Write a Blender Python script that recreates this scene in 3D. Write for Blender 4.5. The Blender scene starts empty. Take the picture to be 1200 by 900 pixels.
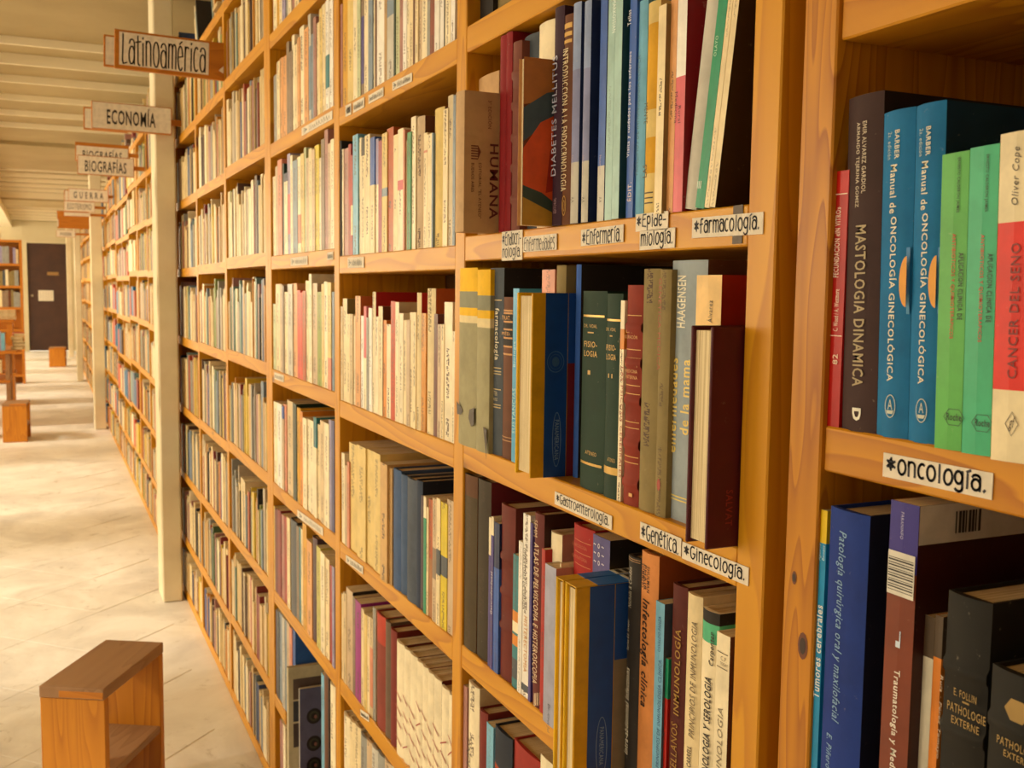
import bpy, math, random
from mathutils import Vector, Matrix
# ---------------------------------------------------------------- camera
SC = bpy.context.scene
COL = SC.collection
W = .70; FPX = 1213.0
YAW, TILT, ROLL = .4246, .0905, .0128
D = .7945 * W                    # distance from the camera to the plane of the shelf fronts
CAMH = 2.02 * W
FWD = Vector((math.sin(YAW) * math.cos(TILT), math.cos(YAW) * math.cos(TILT), -math.sin(TILT)))
_r = Vector((math.cos(YAW), -math.sin(YAW), 0)); _u = _r.cross(FWD)
RGT = _r * math.cos(ROLL) + _u * math.sin(ROLL)
UPV = -_r * math.sin(ROLL) + _u * math.cos(ROLL)
CP = Vector((0, 0, CAMH))
cam = bpy.data.cameras.new('camera'); camo = bpy.data.objects.new('camera', cam); COL.objects.link(camo)
m = Matrix.Identity(4)
for i in range(3):
    m[i][0] = RGT[i]; m[i][1] = UPV[i]; m[i][2] = -FWD[i]; m[i][3] = CP[i]
camo.matrix_world = m
cam.sensor_width = 36; cam.lens = 36 * FPX / 1200; cam.clip_start = .02
cam.dof.use_dof = True; cam.dof.focus_distance = 1.05; cam.dof.aperture_fstop = 16
SC.camera = camo
# ---------------------------------------------------------------- light and exposure
SC.view_settings.view_transform = 'Standard'; SC.view_settings.look = 'None'
SC.view_settings.exposure = 0.56; SC.view_settings.gamma = 1; SC.view_settings.use_curve_mapping = False
wd = bpy.data.worlds.new('sky'); SC.world = wd; wd.use_nodes = True
wd.node_tree.nodes['Background'].inputs[0].default_value = (1, .85, .6, 1)
wd.node_tree.nodes['Background'].inputs[1].default_value = 1.5
def lamp(name, kind, loc, rot, power, color, **k):
    l = bpy.data.lights.new(name, kind); l.energy = power; l.color = color
    for a, b in k.items(): setattr(l, a, b)
    o = bpy.data.objects.new(name, l); o.location = loc; o.rotation_euler = rot; COL.objects.link(o); return o
WARM = (1, .82, .54)
WINS = [-1.4, 1.6, 4.6, 7.6, 10.6, 13.6, 16.6, 19.6, 22.4]      # window centres along the left wall
XL = -3.4
for i, y in enumerate(WINS):
    lamp('window_daylight', 'AREA', (XL - .12, y, 1.75), (0, math.radians(-90), 0), (.6, 27, 54)[i] if i < 3 else 68, WARM, shape='RECTANGLE', size=1.7, size_y=2.2)
lamp('low_sun', 'SUN', (-6, 8, 6), (math.radians(4), math.radians(-58), 0), 2.2, (1, .87, .66), angle=math.radians(7))
# unseen fill light added behind the camera to lift the near faces
lamp('front_fill', 'AREA', (-1.3, -1.0, 2.55), (0, 0, 0), 1.5, (1, .74, .42), shape='SQUARE', size=1.2)
# ---------------------------------------------------------------- helpers
def ray(u, v): return FWD + RGT * ((u - 600) / FPX) - UPV * ((v - 450) / FPX)
def atx(u, v, x=D):
    d = ray(u, v); return CP + d * (x / d.x)
def aty(u, v, y):
    d = ray(u, v); return CP + d * (y / d.y)
def lin(c):
    if isinstance(c, str):
        c = PAL.get(c, (c,))[0] if c in PAL else c
        c = c.lstrip('#'); c = [int(c[i:i + 2], 16) / 255 for i in (0, 2, 4)]
    return tuple((x / 12.92 if x <= .04045 else ((x + .055) / 1.055) ** 2.4) for x in c) + (1.0,)
# palette: name -> (colour, words for labels)
PAL = {
 'cream': ('edd9ac', 'cream'), 'ivory': ('f4e6c4', 'ivory'), 'white': ('f4f0e8', 'white'), 'sand': ('d8bf94', 'sand-coloured'),
 'tan': ('b9935f', 'tan'), 'beige': ('cdb391', 'beige'), 'olive': ('8d7b4c', 'olive'), 'taupe': ('8f7a66', 'taupe'), 'grey': ('9a9a94', 'grey'),
 'greyblue': ('7f93a6', 'grey-blue'), 'slate': ('4a525c', 'slate'), 'dark': ('2c2622', 'black'), 'navy': ('1a2c58', 'navy'),
 'blue': ('3460b4', 'blue'), 'royal': ('1e3f90', 'royal blue'), 'sky': ('78b8da', 'pale blue'), 'lightblue': ('3f9fd0', 'light blue'), 'teal': ('2f7f8a', 'teal'),
 'aqua': ('93cdbf', 'aqua'), 'green': ('3f8f5c', 'green'), 'darkgreen': ('1f3a2c', 'dark green'), 'emerald': ('109068', 'emerald'),
 'lime': ('a9b84c', 'lime green'), 'yellow': ('e8c21c', 'yellow'), 'gold': ('d9a21c', 'golden yellow'), 'orange': ('dd8a2c', 'orange'),
 'rust': ('b8551f', 'rust orange'), 'peach': ('e2a468', 'peach'), 'salmon': ('d98a6c', 'salmon'), 'red': ('b01c12', 'red'),
 'crimson': ('8c141c', 'crimson'), 'maroon': ('551420', 'maroon'), 'wine': ('6d2028', 'wine red'), 'pink': ('d8606c', 'pink'),
 'rose': ('b07c74', 'dusty rose'), 'brown': ('6b3f26', 'brown'), 'darkbrown': ('3a2418', 'dark brown'), 'purple': ('4a3f86', 'purple'),
 'lilac': ('9c94b8', 'lilac'), 'magenta': ('9a2a86', 'magenta'), 'plum': ('3c1f33', 'plum'), 'palegreen': ('c3cba0', 'pale green'),
 'mint': ('58b88c', 'mint green'), 'lavender': ('a3a6c0', 'lavender grey'), 'palegrey': ('c9c5ba', 'pale grey'), 'straw': ('e2c67c', 'straw yellow'),
}
def nt(name):
    mt = bpy.data.materials.new(name); mt.use_nodes = True
    t = mt.node_tree; b = t.nodes['Principled BSDF']
    return mt, t, b, t.nodes, t.links
def node(t, kind, **k):
    n = t.nodes.new(kind)
    for a, b in k.items():
        if a.startswith('i_'):
            key = a[2:]; key = int(key) if key.isdigit() else key.replace('_', ' ')
            n.inputs[key].default_value = b
        else: setattr(n, a, b)
    return n
def ramp(t, src, stops):
    r = t.nodes.new('ShaderNodeValToRGB'); t.links.new(src, r.inputs[0])
    while len(r.color_ramp.elements) < len(stops): r.color_ramp.elements.new(.5)
    for e, (p, c) in zip(r.color_ramp.elements, stops): e.position = p; e.color = c if len(c) == 4 else tuple(c) + (1,)
    return r.outputs[0]
def mixc(t, fac, a, b, mode='MIX'):
    n = t.nodes.new('ShaderNodeMix'); n.data_type = 'RGBA'; n.blend_type = mode
    for sock, val in ((n.inputs[0], fac), (n.inputs[6], a), (n.inputs[7], b)):
        if hasattr(val, 'is_linked'): t.links.new(val, sock)
        else: sock.default_value = val
    return n.outputs[2]
def g(v): return (v, v, v, 1)
def wood(name, axis, light, dark, rough=.42, knots=True, rings=9.0):
    mt, t, b, N, L = nt(name)
    tc = N.new('ShaderNodeTexCoord'); oi = N.new('ShaderNodeObjectInfo')
    add = node(t, 'ShaderNodeVectorMath', operation='ADD'); sc = node(t, 'ShaderNodeVectorMath', operation='SCALE'); sc.inputs[3].default_value = 11
    cmb = N.new('ShaderNodeCombineXYZ')
    for i in range(3): L.new(oi.outputs['Random'], cmb.inputs[i])
    L.new(cmb.outputs[0], sc.inputs[0]); L.new(tc.outputs['Object'], add.inputs[0]); L.new(sc.outputs[0], add.inputs[1])
    mp = N.new('ShaderNodeMapping'); s = [1, 1, 1]; s[axis] = .09; mp.inputs['Scale'].default_value = s; L.new(add.outputs[0], mp.inputs[0])
    n1 = node(t, 'ShaderNodeTexNoise', i_Scale=rings, i_Detail=2.0, i_Roughness=.5); L.new(mp.outputs[0], n1.inputs['Vector'])
    w = node(t, 'ShaderNodeMath', operation='MULTIPLY', i_1=14.0); L.new(n1.outputs[0], w.inputs[0])
    fr = node(t, 'ShaderNodeMath', operation='FRACT'); L.new(w.outputs[0], fr.inputs[0])
    rg = ramp(t, fr.outputs[0], [(0, g(0)), (.7, g(.55)), (.93, g(1)), (1, g(0))])
    n2 = node(t, 'ShaderNodeTexNoise', i_Scale=160.0, i_Detail=3.0); L.new(mp.outputs[0], n2.inputs['Vector'])
    n3 = node(t, 'ShaderNodeTexNoise', i_Scale=3.0, i_Detail=2.0); L.new(add.outputs[0], n3.inputs['Vector'])
    base = mixc(t, rg, light, dark)
    base = mixc(t, .22, base, mixc(t, n2.outputs[0], light, dark))
    mid = tuple(light[i] * .72 + dark[i] * .28 for i in range(3)) + (1,)
    base = mixc(t, ramp(t, n3.outputs[0], [(.35, g(0)), (.7, g(.5))]), base, mid)
    if knots:
        mp2 = N.new('ShaderNodeMapping'); s = [9, 9, 9]; s[axis] = 3.2; mp2.inputs['Scale'].default_value = s; L.new(add.outputs[0], mp2.inputs[0])
        vo = node(t, 'ShaderNodeTexVoronoi', i_Scale=1.0); L.new(mp2.outputs[0], vo.inputs['Vector'])
        k = ramp(t, vo.outputs['Distance'], [(.05, g(1)), (.10, g(.25)), (.16, g(0))])
        base = mixc(t, k, base, (dark[0] * .35, dark[1] * .3, dark[2] * .3, 1))
    L.new(base, b.inputs['Base Color']); b.inputs['Roughness'].default_value = rough
    b.inputs['Specular IOR Level'].default_value = .3; b.inputs['Coat Weight'].default_value = .05; b.inputs['Coat Roughness'].default_value = .35
    bp = node(t, 'ShaderNodeBump', i_Strength=.08, i_Distance=.001); L.new(n2.outputs[0], bp.inputs['Height']); L.new(bp.outputs[0], b.inputs['Normal'])
    return mt
LT = (.71, .335, .012, 1); DK = (.47, .165, .005, 1)
M = {}
M['wy'] = wood('pine_along_shelf', 1, LT, DK)
M['wz'] = wood('pine_upright', 2, LT, DK)
M['wzb'] = wood('pine_upright_figured', 2, (.62, .26, .010, 1), (.32, .09, .004, 1), rings=18)
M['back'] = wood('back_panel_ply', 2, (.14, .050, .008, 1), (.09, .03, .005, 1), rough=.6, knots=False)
M['wst'] = wood('stool_wood_light', 2, (.60, .24, .018, 1), (.36, .11, .008, 1), rough=.5)
M['wstop'] = wood('stool_top_wood', 1, (.36, .20, .095, 1), (.24, .12, .05, 1), rough=.5, knots=False)
M['wx'] = wood('sign_wood', 0, (.55, .20, .018, 1), (.40, .13, .012, 1), rough=.5, knots=False)
def bookmat(name, rough, coat, spec=.5):
    mt, t, b, N, L = nt(name)
    at = node(t, 'ShaderNodeAttribute', attribute_name='Col')
    tc = N.new('ShaderNodeTexCoord'); oi = N.new('ShaderNodeObjectInfo')
    add = node(t, 'ShaderNodeVectorMath', operation='ADD'); cmb = N.new('ShaderNodeCombineXYZ')
    mu = node(t, 'ShaderNodeMath', operation='MULTIPLY', i_1=37.0); L.new(oi.outputs['Random'], mu.inputs[0])
    for i in range(3): L.new(mu.outputs[0], cmb.inputs[i])
    L.new(tc.outputs['Object'], add.inputs[0]); L.new(cmb.outputs[0], add.inputs[1])
    n1 = node(t, 'ShaderNodeTexNoise', i_Scale=22.0, i_Detail=4.0, i_Roughness=.65); L.new(add.outputs[0], n1.inputs['Vector'])
    f = ramp(t, n1.outputs[0], [(.3, g(.80)), (.6, g(1.03))])
    c = mixc(t, 1.0, at.outputs['Color'], f, 'MULTIPLY')
    n2 = node(t, 'ShaderNodeTexNoise', i_Scale=120.0, i_Detail=3.0, i_Roughness=.7); L.new(add.outputs[0], n2.inputs['Vector'])
    sc = ramp(t, n2.outputs[0], [(.68, g(0)), (.78, g(.22))])
    c = mixc(t, sc, c, (.62, .52, .38, 1))
    # faint printed matter on spines: uv.x across the spine, uv.y metres up, attribute alpha = amount
    uv = N.new('ShaderNodeUVMap'); uv.uv_map = 'UVMap'; sp = N.new('ShaderNodeSeparateXYZ'); L.new(uv.outputs[0], sp.inputs[0])
    a = node(t, 'ShaderNodeMath', operation='SUBTRACT', i_1=.5); L.new(sp.outputs[0], a.inputs[0])
    a2 = node(t, 'ShaderNodeMath', operation='ABSOLUTE'); L.new(a.outputs[0], a2.inputs[0])
    a3 = node(t, 'ShaderNodeMath', operation='LESS_THAN', i_1=.17); L.new(a2.outputs[0], a3.inputs[0])
    cz = N.new('ShaderNodeCombineXYZ'); L.new(sp.outputs[1], cz.inputs[0]); L.new(oi.outputs['Random'], cz.inputs[1])
    z1 = node(t, 'ShaderNodeTexNoise', i_Scale=14.0, i_Detail=0.0); L.new(cz.outputs[0], z1.inputs['Vector'])
    z1m = node(t, 'ShaderNodeMath', operation='GREATER_THAN', i_1=.5); L.new(z1.outputs[0], z1m.inputs[0])
    cz2 = N.new('ShaderNodeCombineXYZ'); L.new(sp.outputs[1], cz2.inputs[0])
    a5 = node(t, 'ShaderNodeMath', operation='MULTIPLY', i_1=.008); L.new(sp.outputs[0], a5.inputs[0]); L.new(a5.outputs[0], cz2.inputs[1])
    z2 = node(t, 'ShaderNodeTexNoise', i_Scale=520.0, i_Detail=1.0); L.new(cz2.outputs[0], z2.inputs['Vector'])
    z2m = node(t, 'ShaderNodeMath', operation='GREATER_THAN', i_1=.5); L.new(z2.outputs[0], z2m.inputs[0])
    p1 = node(t, 'ShaderNodeMath', operation='MULTIPLY'); L.new(a3.outputs[0], p1.inputs[0]); L.new(z1m.outputs[0], p1.inputs[1])
    p2 = node(t, 'ShaderNodeMath', operation='MULTIPLY'); L.new(p1.outputs[0], p2.inputs[0]); L.new(z2m.outputs[0], p2.inputs[1])
    p3 = node(t, 'ShaderNodeMath', operation='MULTIPLY'); L.new(p2.outputs[0], p3.inputs[0]); L.new(at.outputs['Alpha'], p3.inputs[1])
    c = mixc(t, p3.outputs[0], c, (.10, .06, .04, 1))
    L.new(c, b.inputs['Base Color']); b.inputs['Roughness'].default_value = rough
    b.inputs['Specular IOR Level'].default_value = .32; b.inputs['Coat Weight'].default_value = coat; b.inputs['Coat Roughness'].default_value = .2
    bp = node(t, 'ShaderNodeBump', i_Strength=.12, i_Distance=.0006); L.new(n2.outputs[0], bp.inputs['Height']); L.new(bp.outputs[0], b.inputs['Normal'])
    return mt
M['cloth'] = bookmat('book_cloth', .7, .0)
M['gloss'] = bookmat('book_coated_paper', .45, .08)
def flat(name, c, rough=.6, metal=0.0):
    mt, t, b, N, L = nt(name)
    tc = N.new('ShaderNodeTexCoord'); n1 = node(t, 'ShaderNodeTexNoise', i_Scale=60.0, i_Detail=3.0); L.new(tc.outputs['Object'], n1.inputs['Vector'])
    f = ramp(t, n1.outputs[0], [(.3, g(.86)), (.65, g(1.05))])
    L.new(mixc(t, 1.0, lin(c), f, 'MULTIPLY'), b.inputs['Base Color'])
    b.inputs['Roughness'].default_value = rough; b.inputs['Metallic'].default_value = metal; return mt
_ink = {}
def ink(c, metal=0.0):
    k = (c, metal)
    if k not in _ink: _ink[k] = flat('print_' + c, c, .5 if not metal else .35, metal)
    return _ink[k]
M['paper'] = flat('tag_paper', 'e6dccb', .8)
# page blocks: fine sheet lines
mt, t, b, N, L = nt('page_edges'); tc = N.new('ShaderNodeTexCoord')
mp = N.new('ShaderNodeMapping'); mp.inputs['Scale'].default_value = (4, 900, 4); L.new(tc.outputs['Object'], mp.inputs[0])
n1 = node(t, 'ShaderNodeTexNoise', i_Scale=1.0, i_Detail=2.0); L.new(mp.outputs[0], n1.inputs['Vector'])
n2 = node(t, 'ShaderNodeTexNoise', i_Scale=14.0, i_Detail=3.0); L.new(tc.outputs['Object'], n2.inputs['Vector'])
c1 = ramp(t, n1.outputs[0], [(.3, lin('b59a6c')), (.6, lin('e9d8b0'))])
c1 = mixc(t, ramp(t, n2.outputs[0], [(.45, g(0)), (.7, g(.45))]), c1, lin('9a7f52'))
L.new(c1, b.inputs['Base Color']); b.inputs['Roughness'].default_value = .85; M['pages'] = mt

def mesh(name, verts, faces, mat, parent=None, cols=None, uvs=None, smooth=False, mats=None, midx=None):
    me = bpy.data.meshes.new(name); me.from_pydata(verts, [], faces)
    for mm in (mats or [mat]): me.materials.append(mm)
    if midx:
        for p, i in zip(me.polygons, midx): p.material_index = i
    if cols:
        at = me.color_attributes.new('Col', 'FLOAT_COLOR', 'CORNER'); buf = []
        for p, c in zip(me.polygons, cols): buf.extend(list(c) * p.loop_total)
        at.data.foreach_set('color', buf)
    if uvs:
        ul = me.uv_layers.new(name='UVMap'); i = 0; buf = []
        for u in uvs:
            for q in u: buf.extend(q)
        ul.data.foreach_set('uv', buf)
    if smooth:
        for p in me.polygons: p.use_smooth = True
    me.update()
    o = bpy.data.objects.new(name, me); COL.objects.link(o)
    if parent: o.parent = parent
    return o
def boxvf(x0, x1, y0, y1, z0, z1, ch=0.0):
    if ch <= 0:
        v = [(x, y, z) for x in (x0, x1) for y in (y0, y1) for z in (z0, z1)]
        f = [(0, 1, 3, 2), (4, 6, 7, 5), (0, 4, 5, 1), (2, 3, 7, 6), (0, 2, 6, 4), (1, 5, 7, 3)]
        return v, f
    import itertools
    v = []; idx = {}
    lo = (x0, y0, z0); hi = (x1, y1, z1)
    for s in itertools.product((0, 1), repeat=3):
        for ax in range(3):
            p = []
            for a in range(3):
                e = (lo[a], hi[a])[s[a]]
                if a != ax: e += ch if s[a] == 0 else -ch
                p.append(e)
            idx[(s, ax)] = len(v); v.append(tuple(p))
    f = []
    cx, cy, cz = [(lo[a] + hi[a]) / 2 for a in range(3)]
    def addf(ids):
        pts = [Vector(v[i]) for i in ids]; n = (pts[1] - pts[0]).cross(pts[2] - pts[0]); ctr = sum(pts, Vector()) / len(pts) - Vector((cx, cy, cz))
        f.append(tuple(ids) if n.dot(ctr) > 0 else tuple(reversed(ids)))
    for ax in range(3):
        b, c = [a for a in range(3) if a != ax]
        for s in (0, 1):
            ids = []
            for (sb, sc_) in ((0, 0), (1, 0), (1, 1), (0, 1)):
                k = [0, 0, 0]; k[ax] = s; k[b] = sb; k[c] = sc_; ids.append(idx[(tuple(k), ax)])
            addf(ids)
    for ax in range(3):      # edges along ax
        b, c = [a for a in range(3) if a != ax]
        for sb in (0, 1):
            for sc_ in (0, 1):
                k0 = [0, 0, 0]; k0[b] = sb; k0[c] = sc_; k1 = list(k0); k1[ax] = 1; k0 = tuple(k0); k1 = tuple(k1)
                addf([idx[(k0, b)], idx[(k1, b)], idx[(k1, c)], idx[(k0, c)]])
    for s in itertools.product((0, 1), repeat=3): addf([idx[(s, a)] for a in range(3)])
    return v, f
def box(name, x0, x1, y0, y1, z0, z1, mat, parent=None, ch=0.0, origin=None):
    o = Vector(origin) if origin is not None else Vector(((x0 + x1) / 2, (y0 + y1) / 2, z0))
    v, f = boxvf(x0 - o.x, x1 - o.x, y0 - o.y, y1 - o.y, z0 - o.z, z1 - o.z, ch)
    ob = mesh(name, v, f, mat, parent); ob.location = o - (parent.location if parent else Vector()); return ob
def empty(name, loc, rz=0):
    o = bpy.data.objects.new(name, None); o.location = loc; o.rotation_euler = (0, 0, rz); o.empty_display_size = .05; COL.objects.link(o); return o
def tag(o, label, cat, group=None, kind=None):
    if label: o['label'] = label
    if cat: o['category'] = cat
    if group: o['group'] = group
    if kind: o['kind'] = kind
    return o
def struct(o): o['kind'] = 'structure'; return o
# ---------------------------------------------------------------- lettering
PEND = []
def text(parent, s, rect, color, face='s', way='H', bold=0.0, shear=0.0, metal=0.0, plane=None, name='lettering', bulge=None):
    """rect = (a0,a1,b0,b1) in the parent's local metres; face s: spine looking -X (a = y, b = z); n: near face looking -Y (a = x, b = z)"""
    PEND.append(dict(parent=parent, s=s, rect=rect, color=color, face=face, way=way, bold=bold, shear=shear, metal=metal, plane=plane, name=name, bulge=bulge))
def place_pts(pts, rect, face, way, plane, bulge):
    """pts in a unit box (0..1, 0..1), x = reading direction, y = up -> local 3D"""
    a0, a1, b0, b1 = rect; out = []; lo_ = 0.0
    if bulge:
        ca, cb = 2 * a0 / bulge[1] - 1, 2 * a1 / bulge[1] - 1; lo_ = 0.0 if ca * cb <= 0 else min(ca * ca, cb * cb)
    for px, py in pts:
        # viewer coordinates: h = to the right 0..1, k = up 0..1
        if way == 'H': h, k = px, py
        elif way == 'D': h, k = py, 1 - px
        else: h, k = 1 - py, px
        if face == 's':   # viewer right = -Y
            y = a1 + (a0 - a1) * h; z = b0 + (b1 - b0) * k
            x = plane if not bulge else -.0004 + bulge[0] * lo_
            out.append((x, y, z))
        else:
            out.append((a0 + (a1 - a0) * h, plane, b0 + (b1 - b0) * k))
    return out
def flush_text():
    tmp = []
    for p in PEND:
        c = bpy.data.curves.new('t', 'FONT'); c.body = p['s']; c.size = 1; c.resolution_u = 2; c.offset = p['bold'] * .55; c.shear = p['shear']; c.space_character = 1.12; c.fill_mode = 'FRONT'
        o = bpy.data.objects.new('t', c); COL.objects.link(o); tmp.append(o)
    bpy.context.view_layer.update(); dg = bpy.context.evaluated_depsgraph_get()
    for p, o in zip(PEND, tmp):
        me = o.evaluated_get(dg).to_mesh(); vs = [v.co.copy() for v in me.vertices]; fs = [tuple(q.vertices) for q in me.polygons]
        o.evaluated_get(dg).to_mesh_clear()
        if not vs: continue
        x0 = min(v.x for v in vs); x1 = max(v.x for v in vs); y0 = min(v.y for v in vs); y1 = max(v.y for v in vs)
        pts = [((v.x - x0) / (x1 - x0), (v.y - y0) / (y1 - y0)) for v in vs]
        mesh(p['name'], place_pts(pts, p['rect'], p['face'], p['way'], p['plane'], p['bulge']), fs, ink(p['color'], p['metal']), p['parent'])
    for o in tmp:
        c = o.data; bpy.data.objects.remove(o); bpy.data.curves.remove(c)
def arc(cx, cy, rx, ry, a0, a1, n=9):
    return [(cx + rx * math.cos(math.radians(a0 + (a1 - a0) * i / n)), cy + ry * math.sin(math.radians(a0 + (a1 - a0) * i / n))) for i in range(n + 1)]
# a pen alphabet of tall narrow letters: glyph -> (width, [polylines]); base 0, x-height .72, ascender 1, descender -.25
X = .72
G = {
 'a': (.42, [arc(.2, .26, .17, .26, 0, 360, 14), [(.05, .60)] + arc(.2, .55, .17, .17, 130, 0, 6) + [(.37, 0)]]),
 'c': (.36, [arc(.2, .36, .17, .36, 60, 300, 12)]),
 'd': (.42, [arc(.19, .26, .16, .26, 0, 360, 14), [(.36, 1), (.36, 0)]]),
 'e': (.38, [[(.04, .38), (.34, .42)] + arc(.19, .40, .15, .32, 5, 180, 8) + arc(.2, .36, .16, .36, 180, 310, 8)]),
 'f': (.34, [arc(.22, .8, .12, .18, 60, 180, 6) + [(.10, 0)], [(0, .5), (.28, .54)]]),
 'g': (.42, [arc(.2, .42, .16, .30, 0, 360, 14), [(.36, .72), (.36, -.05)] + arc(.2, -.05, .16, .2, 0, -150, 6)]),
 'i': (.18, [[(.09, .66), (.09, 0)], [(.08, .84), (.10, .92)]]),
 'í': (.20, [[(.09, .66), (.09, 0)], [(.06, .80), (.20, 1.0)]]),
 'l': (.20, [[(.1, 1), (.1, 0)]]),
 'm': (.58, [[(.06, X), (.06, 0)], [(.06, .5)] + arc(.18, .55, .12, .17, 170, 0, 6) + [(.30, 0)], [(.30, .5)] + arc(.41, .55, .11, .17, 170, 0, 6) + [(.52, 0)]]),
 'n': (.42, [[(.06, X), (.06, 0)], [(.06, .5)] + arc(.2, .54, .15, .18, 170, 0, 6) + [(.35, 0)]]),
 'o': (.44, [arc(.22, .36, .18, .37, 0, 360, 16)]),
 'p': (.42, [[(.06, X), (.06, -.25)], arc(.21, .46, .15, .27, 170, -160, 12)]),
 'r': (.32, [[(.06, X), (.06, 0)], [(.06, .45)] + arc(.19, .52, .13, .2, 170, 50, 5)]),
 's': (.34, [[(.30, .64)] + arc(.17, .54, .13, .17, 50, 250, 7) + arc(.17, .17, .14, .18, 90, -130, 8)]),
 't': (.32, [[(.14, .98), (.14, .12)] + arc(.22, .12, .08, .12, 180, 300, 4), [(0, .66), (.30, .70)]]),
 'é': (.38, [[(.04, .38), (.34, .42)] + arc(.19, .40, .15, .32, 5, 180, 8) + arc(.2, .36, .16, .36, 180, 310, 8), [(.14, .82), (.30, 1.0)]]),
 'E': (.44, [[(.40, 1), (.10, .96), (.06, .5), (.06, .05), (.42, .0)], [(.06, .5), (.34, .54)]]),
 'G': (.50, [arc(.26, .5, .21, .5, 55, 340, 14) + [(.46, .38), (.28, .38)]]),
 'L': (.38, [[(.08, 1.0), (.06, .1)] + [(.12, 0), (.34, .04)]]),
 '.': (.16, [[(.06, 0), (.10, .06)]]), '-': (.32, [[(.04, .38), (.28, .38)]]), ' ': (.3, []),
}
def ribbon(lines, w):
    """flat strips along polylines given in final 2D metres"""
    v, f = [], []
    for ln in lines:
        for (ax, ay), (bx, by) in zip(ln, ln[1:]):
            dx, dy = bx - ax, by - ay; l = math.hypot(dx, dy)
            if l < 1e-7: continue
            dx, dy = dx / l, dy / l; ax -= dx * w * .35; ay -= dy * w * .35; bx += dx * w * .35; by += dy * w * .35
            nx, ny = -dy * w / 2, dx * w / 2; k = len(v)
            v += [(ax + nx, ay + ny), (bx + nx, by + ny), (bx - nx, by - ny), (ax - nx, ay - ny)]; f.append((k, k + 1, k + 2, k + 3))
    return v, f
def handwrite(parent, s, w, h, pen, color, plane, star=False, rnd=None, mapf=None, name='lettering'):
    """writes s to fill a w x h box (metres, origin lower left, x to the viewer's right) and maps it on with mapf"""
    rnd = rnd or random.Random(len(s)); adv = 0; lines = []; total = sum(G[c][0] + .05 for c in s) + (.55 if star else 0)
    desc = .25 if any(c in 'gp' for c in s) else 0
    kx = w / total; ky = h / (1 + desc)
    if star:
        blob = []
        for k in range(6):
            a = math.radians(k * 60 + 30); blob.append([(.22 + .03 * math.cos(a), .5 + .05 * math.sin(a)), (.24 + .22 * math.cos(a), .5 + .36 * math.sin(a))])
            blob.append([(.22 + .12 * math.cos(a - .25), .5 + .26 * math.sin(a - .25)), (.22 + .12 * math.cos(a + .25), .5 + .26 * math.sin(a + .25))])
        lines += [[(x * kx, (y + desc) * ky) for x, y in b] for b in blob]; adv = .55
    n_star = len(lines)
    for c in s:
        gw, pls = G[c]; jy = rnd.uniform(-.04, .04); js = rnd.uniform(-.03, .03)
        for p in pls: lines.append([((adv + x + js * y) * kx, ((y * 1.16 if y < .74 else .858 + (y - .74) * .546) + jy * .5 + desc) * ky) for x, y in p])
        adv += gw + .05
    v1, f1 = ribbon(lines[:n_star], pen * .95); v2, f2 = ribbon(lines[n_star:], pen)
    v = v1 + v2; f = f1 + [tuple(i + len(v1) for i in q) for q in f2]
    return mesh(name, [mapf(x, y) for x, y in v], f, ink(color), parent)
# ---------------------------------------------------------------- room shell
CEIL = 2.72; XR = D + .27; YF = 24.1; YB = -3.0
mt, t, b, N, L = nt('floor_cement')
tc = N.new('ShaderNodeTexCoord'); ge = N.new('ShaderNodeNewGeometry')
n1 = node(t, 'ShaderNodeTexNoise', i_Scale=2.6, i_Detail=7.0, i_Roughness=.62, i_Distortion=.6); L.new(ge.outputs['Position'], n1.inputs['Vector'])
n2 = node(t, 'ShaderNodeTexNoise', i_Scale=.8, i_Detail=5.0, i_Roughness=.6); L.new(ge.outputs['Position'], n2.inputs['Vector'])
n3 = node(t, 'ShaderNodeTexNoise', i_Scale=9.0, i_Detail=8.0, i_Roughness=.7, i_Distortion=1.2); L.new(ge.outputs['Position'], n3.inputs['Vector'])
c = ramp(t, n1.outputs[0], [(.30, lin('c8c4be')), (.46, lin('dedad2')), (.62, lin('f2f0ea'))])
c = mixc(t, ramp(t, n2.outputs[0], [(.42, g(0)), (.62, g(.5))]), c, lin('e2dcd2'))
c = mixc(t, ramp(t, n3.outputs[0], [(.30, g(.7)), (.42, g(0))]), c, lin('a89e8e'))
L.new(c, b.inputs['Base Color']); b.inputs['Roughness'].default_value = .42
bp = node(t, 'ShaderNodeBump', i_Strength=.15, i_Distance=.003); L.new(n3.outputs[0], bp.inputs['Height']); L.new(bp.outputs[0], b.inputs['Normal'])
M['floor'] = mt
M['wyb'] = wood('pine_board_darker', 1, (.65, .285, .010, 1), (.38, .115, .005, 1), rings=12)
def plaster(name, c1, c2, sc=2.0, rough=.85):
    mt, t, b, N, L = nt(name); tc = N.new('ShaderNodeTexCoord')
    n1 = node(t, 'ShaderNodeTexNoise', i_Scale=sc, i_Detail=5.0, i_Roughness=.6); L.new(tc.outputs['Object'], n1.inputs['Vector'])
    L.new(ramp(t, n1.outputs[0], [(.35, lin(c1)), (.65, lin(c2))]), b.inputs['Base Color']); b.inputs['Roughness'].default_value = rough
    n2 = node(t, 'ShaderNodeTexNoise', i_Scale=60.0, i_Detail=4.0); L.new(tc.outputs['Object'], n2.inputs['Vector'])
    bp = node(t, 'ShaderNodeBump', i_Strength=.2, i_Distance=.002); L.new(n2.outputs[0], bp.inputs['Height']); L.new(bp.outputs[0], b.inputs['Normal'])
    return mt
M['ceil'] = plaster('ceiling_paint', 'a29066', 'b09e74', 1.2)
M['wall'] = plaster('wall_paint', 'c9bb98', 'd6caaa', 1.0)
M['pillar'] = plaster('pillar_paint', 'd4c6a4', 'e2d6b8', 3.0)
M['door'] = plaster('dark_door_paint', '3a2018', '46281c', 4.0, .55)
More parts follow.
